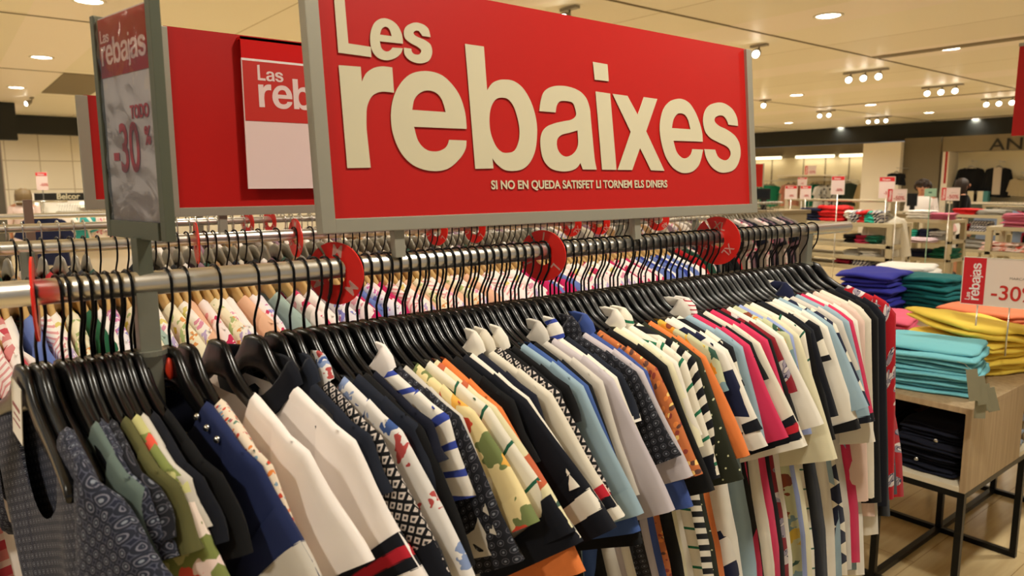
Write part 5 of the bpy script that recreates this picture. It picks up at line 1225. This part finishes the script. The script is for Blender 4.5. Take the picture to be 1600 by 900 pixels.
# ------------------------------------------------------------------ people
m_skin = simple('warm_skin', 'c98f6e', .55, bump=.05)
m_lips = simple('lips', '8f3f3a', .5); m_eye = simple('dark_eye', '17120f', .3); m_hairb = simple('dark_brown_hair', '2a1a12', .6, bump=.6, bscale=60); m_hairl = simple('ash_blond_hair', '75603f', .55, bump=.6, bscale=50)
def person(loc, yaw, H, hair, top_mat, bottom_mat, label, hairkind, dress=False, arms='down', topname='blouse'):
    """local +x is the way the figure faces"""
    t = empty('person', loc, yaw, label, 'person'); S = H/1.68
    J = {}; V = []; E = []; R = []
    def add(k, p, r, par=None):
        J[k] = len(V); V.append(tuple(c*S for c in p)); R.append((r*S if not isinstance(r, tuple) else None, r))
        if par: E.append((J[par], J[k]))
    add('pel', (0, 0, .93), (.12, .155)); add('waist', (0, 0, 1.08), (.095, .12), 'pel'); add('chest', (.0, 0, 1.26), (.11, .15), 'waist'); add('neckb', (-.01, 0, 1.405), (.06, .085), 'chest')
    add('neck', (0, 0, 1.45), (.05, .05), 'neckb'); add('skull', (.012, 0, 1.52), (.062, .058), 'neck'); add('head', (.008, 0, 1.575), (.092, .074), 'skull'); add('crown', (-.002, 0, 1.63), (.08, .066), 'head')
    for s in (-1, 1):
        n_ = 'l' if s > 0 else 'r'
        add(n_+'sh', (-.005, s*.165, 1.375), (.05, .05), 'neckb')
        if arms == 'down': el, wr, hd_ = (-.02, s*.225, 1.10), (.06, s*.235, .87), (.085, s*.235, .79)
        else: el, wr, hd_ = (-.01, s*.22, 1.12), (.20, s*.15, 1.05), (.275, s*.13, 1.06)
        add(n_+'el', el, (.036, .036), n_+'sh'); add(n_+'wr', wr, (.024, .026), n_+'el'); add(n_+'ha', hd_, (.014, .034), n_+'wr')
        d = (Vector(hd_)-Vector(wr)).normalized(); sd = Vector((1, 0, 0)) if arms == 'down' else Vector((0, s, 0))
        for k, (off, ln) in enumerate(((-.026, .062), (-.009, .074), (.009, .070), (.026, .055))):
            b0 = Vector(hd_)+sd*off+d*.02; b1 = b0+d*ln*.55; b2 = b0+d*ln*.95+(Vector((0, -s*.012, 0)) if arms == 'down' else Vector((0, 0, -.014)))
            add(f'{n_}f{k}a', b0, (.009, .009), n_+'ha'); add(f'{n_}f{k}b', b1, (.008, .008), f'{n_}f{k}a'); add(f'{n_}f{k}c', b2, (.0065, .0065), f'{n_}f{k}b')
        tb_ = Vector(wr).lerp(Vector(hd_), .45)+sd*.024*(1 if arms == 'down' else -1); add(n_+'t1', tb_, (.01, .01), n_+'wr'); add(n_+'t2', tb_+d*.035+sd*.014*(1 if arms == 'down' else -1), (.008, .008), n_+'t1')
        add(n_+'hip', (0, s*.085, .86), (.085, .085), 'pel'); add(n_+'kn', (.015, s*.095, .48), (.055, .052), n_+'hip'); add(n_+'ca', (-.01, s*.098, .33), (.05, .046), n_+'kn'); add(n_+'an', (-.015, s*.10, .085), (.032, .03), n_+'ca'); add(n_+'toe', (.11, s*.115, .035), (.03, .035), n_+'an')
    me = bpy.data.meshes.new('body'); me.from_pydata(V, E, [])
    tmp = bpy.data.objects.new('body', me); COL.objects.link(tmp)
    md = tmp.modifiers.new('s', 'SKIN'); md.use_smooth_shade = True
    for i, sv in enumerate(me.skin_vertices[0].data): sv.radius = (R[i][1][0]*S, R[i][1][1]*S); sv.use_root = (i == 0)
    sb = tmp.modifiers.new('ss', 'SUBSURF'); sb.levels = 2; sb.render_levels = 2
    dg = bpy.context.evaluated_depsgraph_get(); out = bpy.data.meshes.new_from_object(tmp.evaluated_get(dg)); bpy.data.objects.remove(tmp)
    for p_ in out.polygons: p_.use_smooth = True
    body = link('body', out, m_skin, t)
    def ell(name, mat, parts, par=t):
        b_ = MB()
        for c, r in parts: b_.ball([x*S for x in c], [x*S for x in r], 16, 10)
        return b_.build(name, mat, par, True)
    ell('nose', m_skin, [((.101, 0, 1.572), (.014, .011, .02))], body); ell('mouth', m_lips, [((.092, 0, 1.535), (.008, .022, .007))], body)
    ell('eye', m_eye, [((.088, .03, 1.60), (.007, .012, .007))], body); ell('eye', m_eye, [((.088, -.03, 1.60), (.007, .012, .007))], body)
    ell('ear', m_skin, [((.0, .083, 1.58), (.018, .008, .028))], body); ell('ear', m_skin, [((.0, -.083, 1.58), (.018, .008, .028))], body)
    hb = MB(); rnd = random.Random(3)
    if hairkind == 'curly':
        for k in range(70):
            th_, ph_ = rnd.uniform(0, 6.28), rnd.uniform(-.6, 1.5); cx_, cz_ = math.cos(ph_), math.sin(ph_)
            p_ = Vector((-.015+.1*cx_*math.cos(th_), .105*cx_*math.sin(th_), 1.60+.095*cz_))
            if p_.x > .045 and p_.z < 1.645: continue
            hb.ball([c*S for c in p_], .034*S, 8, 6)
        hb.ball((-.02*S, 0, 1.605*S), (.1*S, .095*S, .098*S), 14, 9)
    else:
        hb.ball((-.018*S, 0, 1.60*S), (.1*S, .092*S, .098*S), 18, 12)
        ln = .30 if hairkind == 'long' else .24
        for k in range(26):
            a_ = math.radians(70+220*k/25); x, y = -.01+.088*math.cos(a_), .086*math.sin(a_)
            hb.tube([(x*S, y*S, 1.66*S), (x*1.12*S, y*1.1*S, 1.58*S), ((x*1.15-.008)*S, y*1.12*S, (1.66-ln*.6)*S), ((x*1.0-.012)*S, y*1.0*S, (1.66-ln)*S)], [.02*S, .026*S, .024*S, .008*S], 6)
    hb.build('hair', hair, t, True)
    # clothing: rings around torso, sleeves along the arms
    def loft(name, mat, rings, par=t, n_=24):
        b_ = MB(); v = []; f = []
        for (cx_, cy_, cz_, rx, ry) in rings:
            for k in range(n_): a_ = 2*math.pi*k/n_; v.append(((cx_+rx*math.cos(a_))*S, (cy_+ry*math.sin(a_))*S, cz_*S))
        for i in range(len(rings)-1):
            for k in range(n_): f.append((i*n_+k, i*n_+(k+1) % n_, (i+1)*n_+(k+1) % n_, (i+1)*n_+k))
        return b_.add(v, f).build(name, mat, par, True)
    hem = .52 if dress else .84
    rg = [(-.008, 0, 1.435, .062, .082), (-.006, 0, 1.41, .085, .14), (-.004, 0, 1.375, .108, .185), (0, 0, 1.3, .132, .182), (.005, 0, 1.22, .135, .168), (0, 0, 1.08, .115, .14), (0, 0, .95, .14, .178), (0, 0, .84, .15, .19)]
    if dress: rg += [(0, 0, .7, .155, .2), (0, 0, .52, .16, .21)]
    loft('dress' if dress else topname, top_mat, rg)
    for s in (-1, 1):
        n_ = 'l' if s > 0 else 'r'; a0, a1, a2 = [Vector(V[J[n_+q]]) for q in ('sh', 'el', 'wr')]
        MB().tube([a0+(a0-a1)*.08, a0.lerp(a1, .35), a0.lerp(a1, .8), a1.lerp(a2, .12)], [.066*S, .06*S, .054*S, .05*S], 14, False).build('sleeve', top_mat, t, True)
        if not dress:
            h0, h1, h2 = [Vector(V[J[n_+q]]) for q in ('hip', 'kn', 'an')]
            MB().tube([h0+Vector((0, -s*.01, .08))*S, h0, h1, h2+Vector((0, 0, .03))*S], [.10*S, .105*S, .075*S, .065*S], 16, False).build('trouser_leg', bottom_mat, t, True)
        f0 = Vector(V[J[n_+'an']]); MB().ball((f0.x+.055*S, f0.y+s*.005*S, .038*S), (.13*S, .045*S, .04*S), 14, 8).build('shoe', m_black, t, True)
    return t
def stand(px, D):
    p = at_depth(px, 290, D); return (p.x, p.y, 0)
person(stand(1442, 11.6), math.radians(200), 1.62, m_hairb, P('white_blouse', 'efe9e4'), f_black, 'person with dark curly hair in a white blouse bending over the till counter, looking down', 'curly', arms='fwd')
person(stand(1505, 12.2), math.radians(-60), 1.66, m_hairb, f_black, f_black, 'person with long brown hair in a black dress standing before the jacket niche', 'long', dress=True)
person(stand(35, 10.8), math.radians(70), 1.56, m_hairl, P('pinkish_white_top', 'e6cfc8'), f_slate, 'person with straight blond hair in a pinkish white top, back turned, at far left', 'bob')
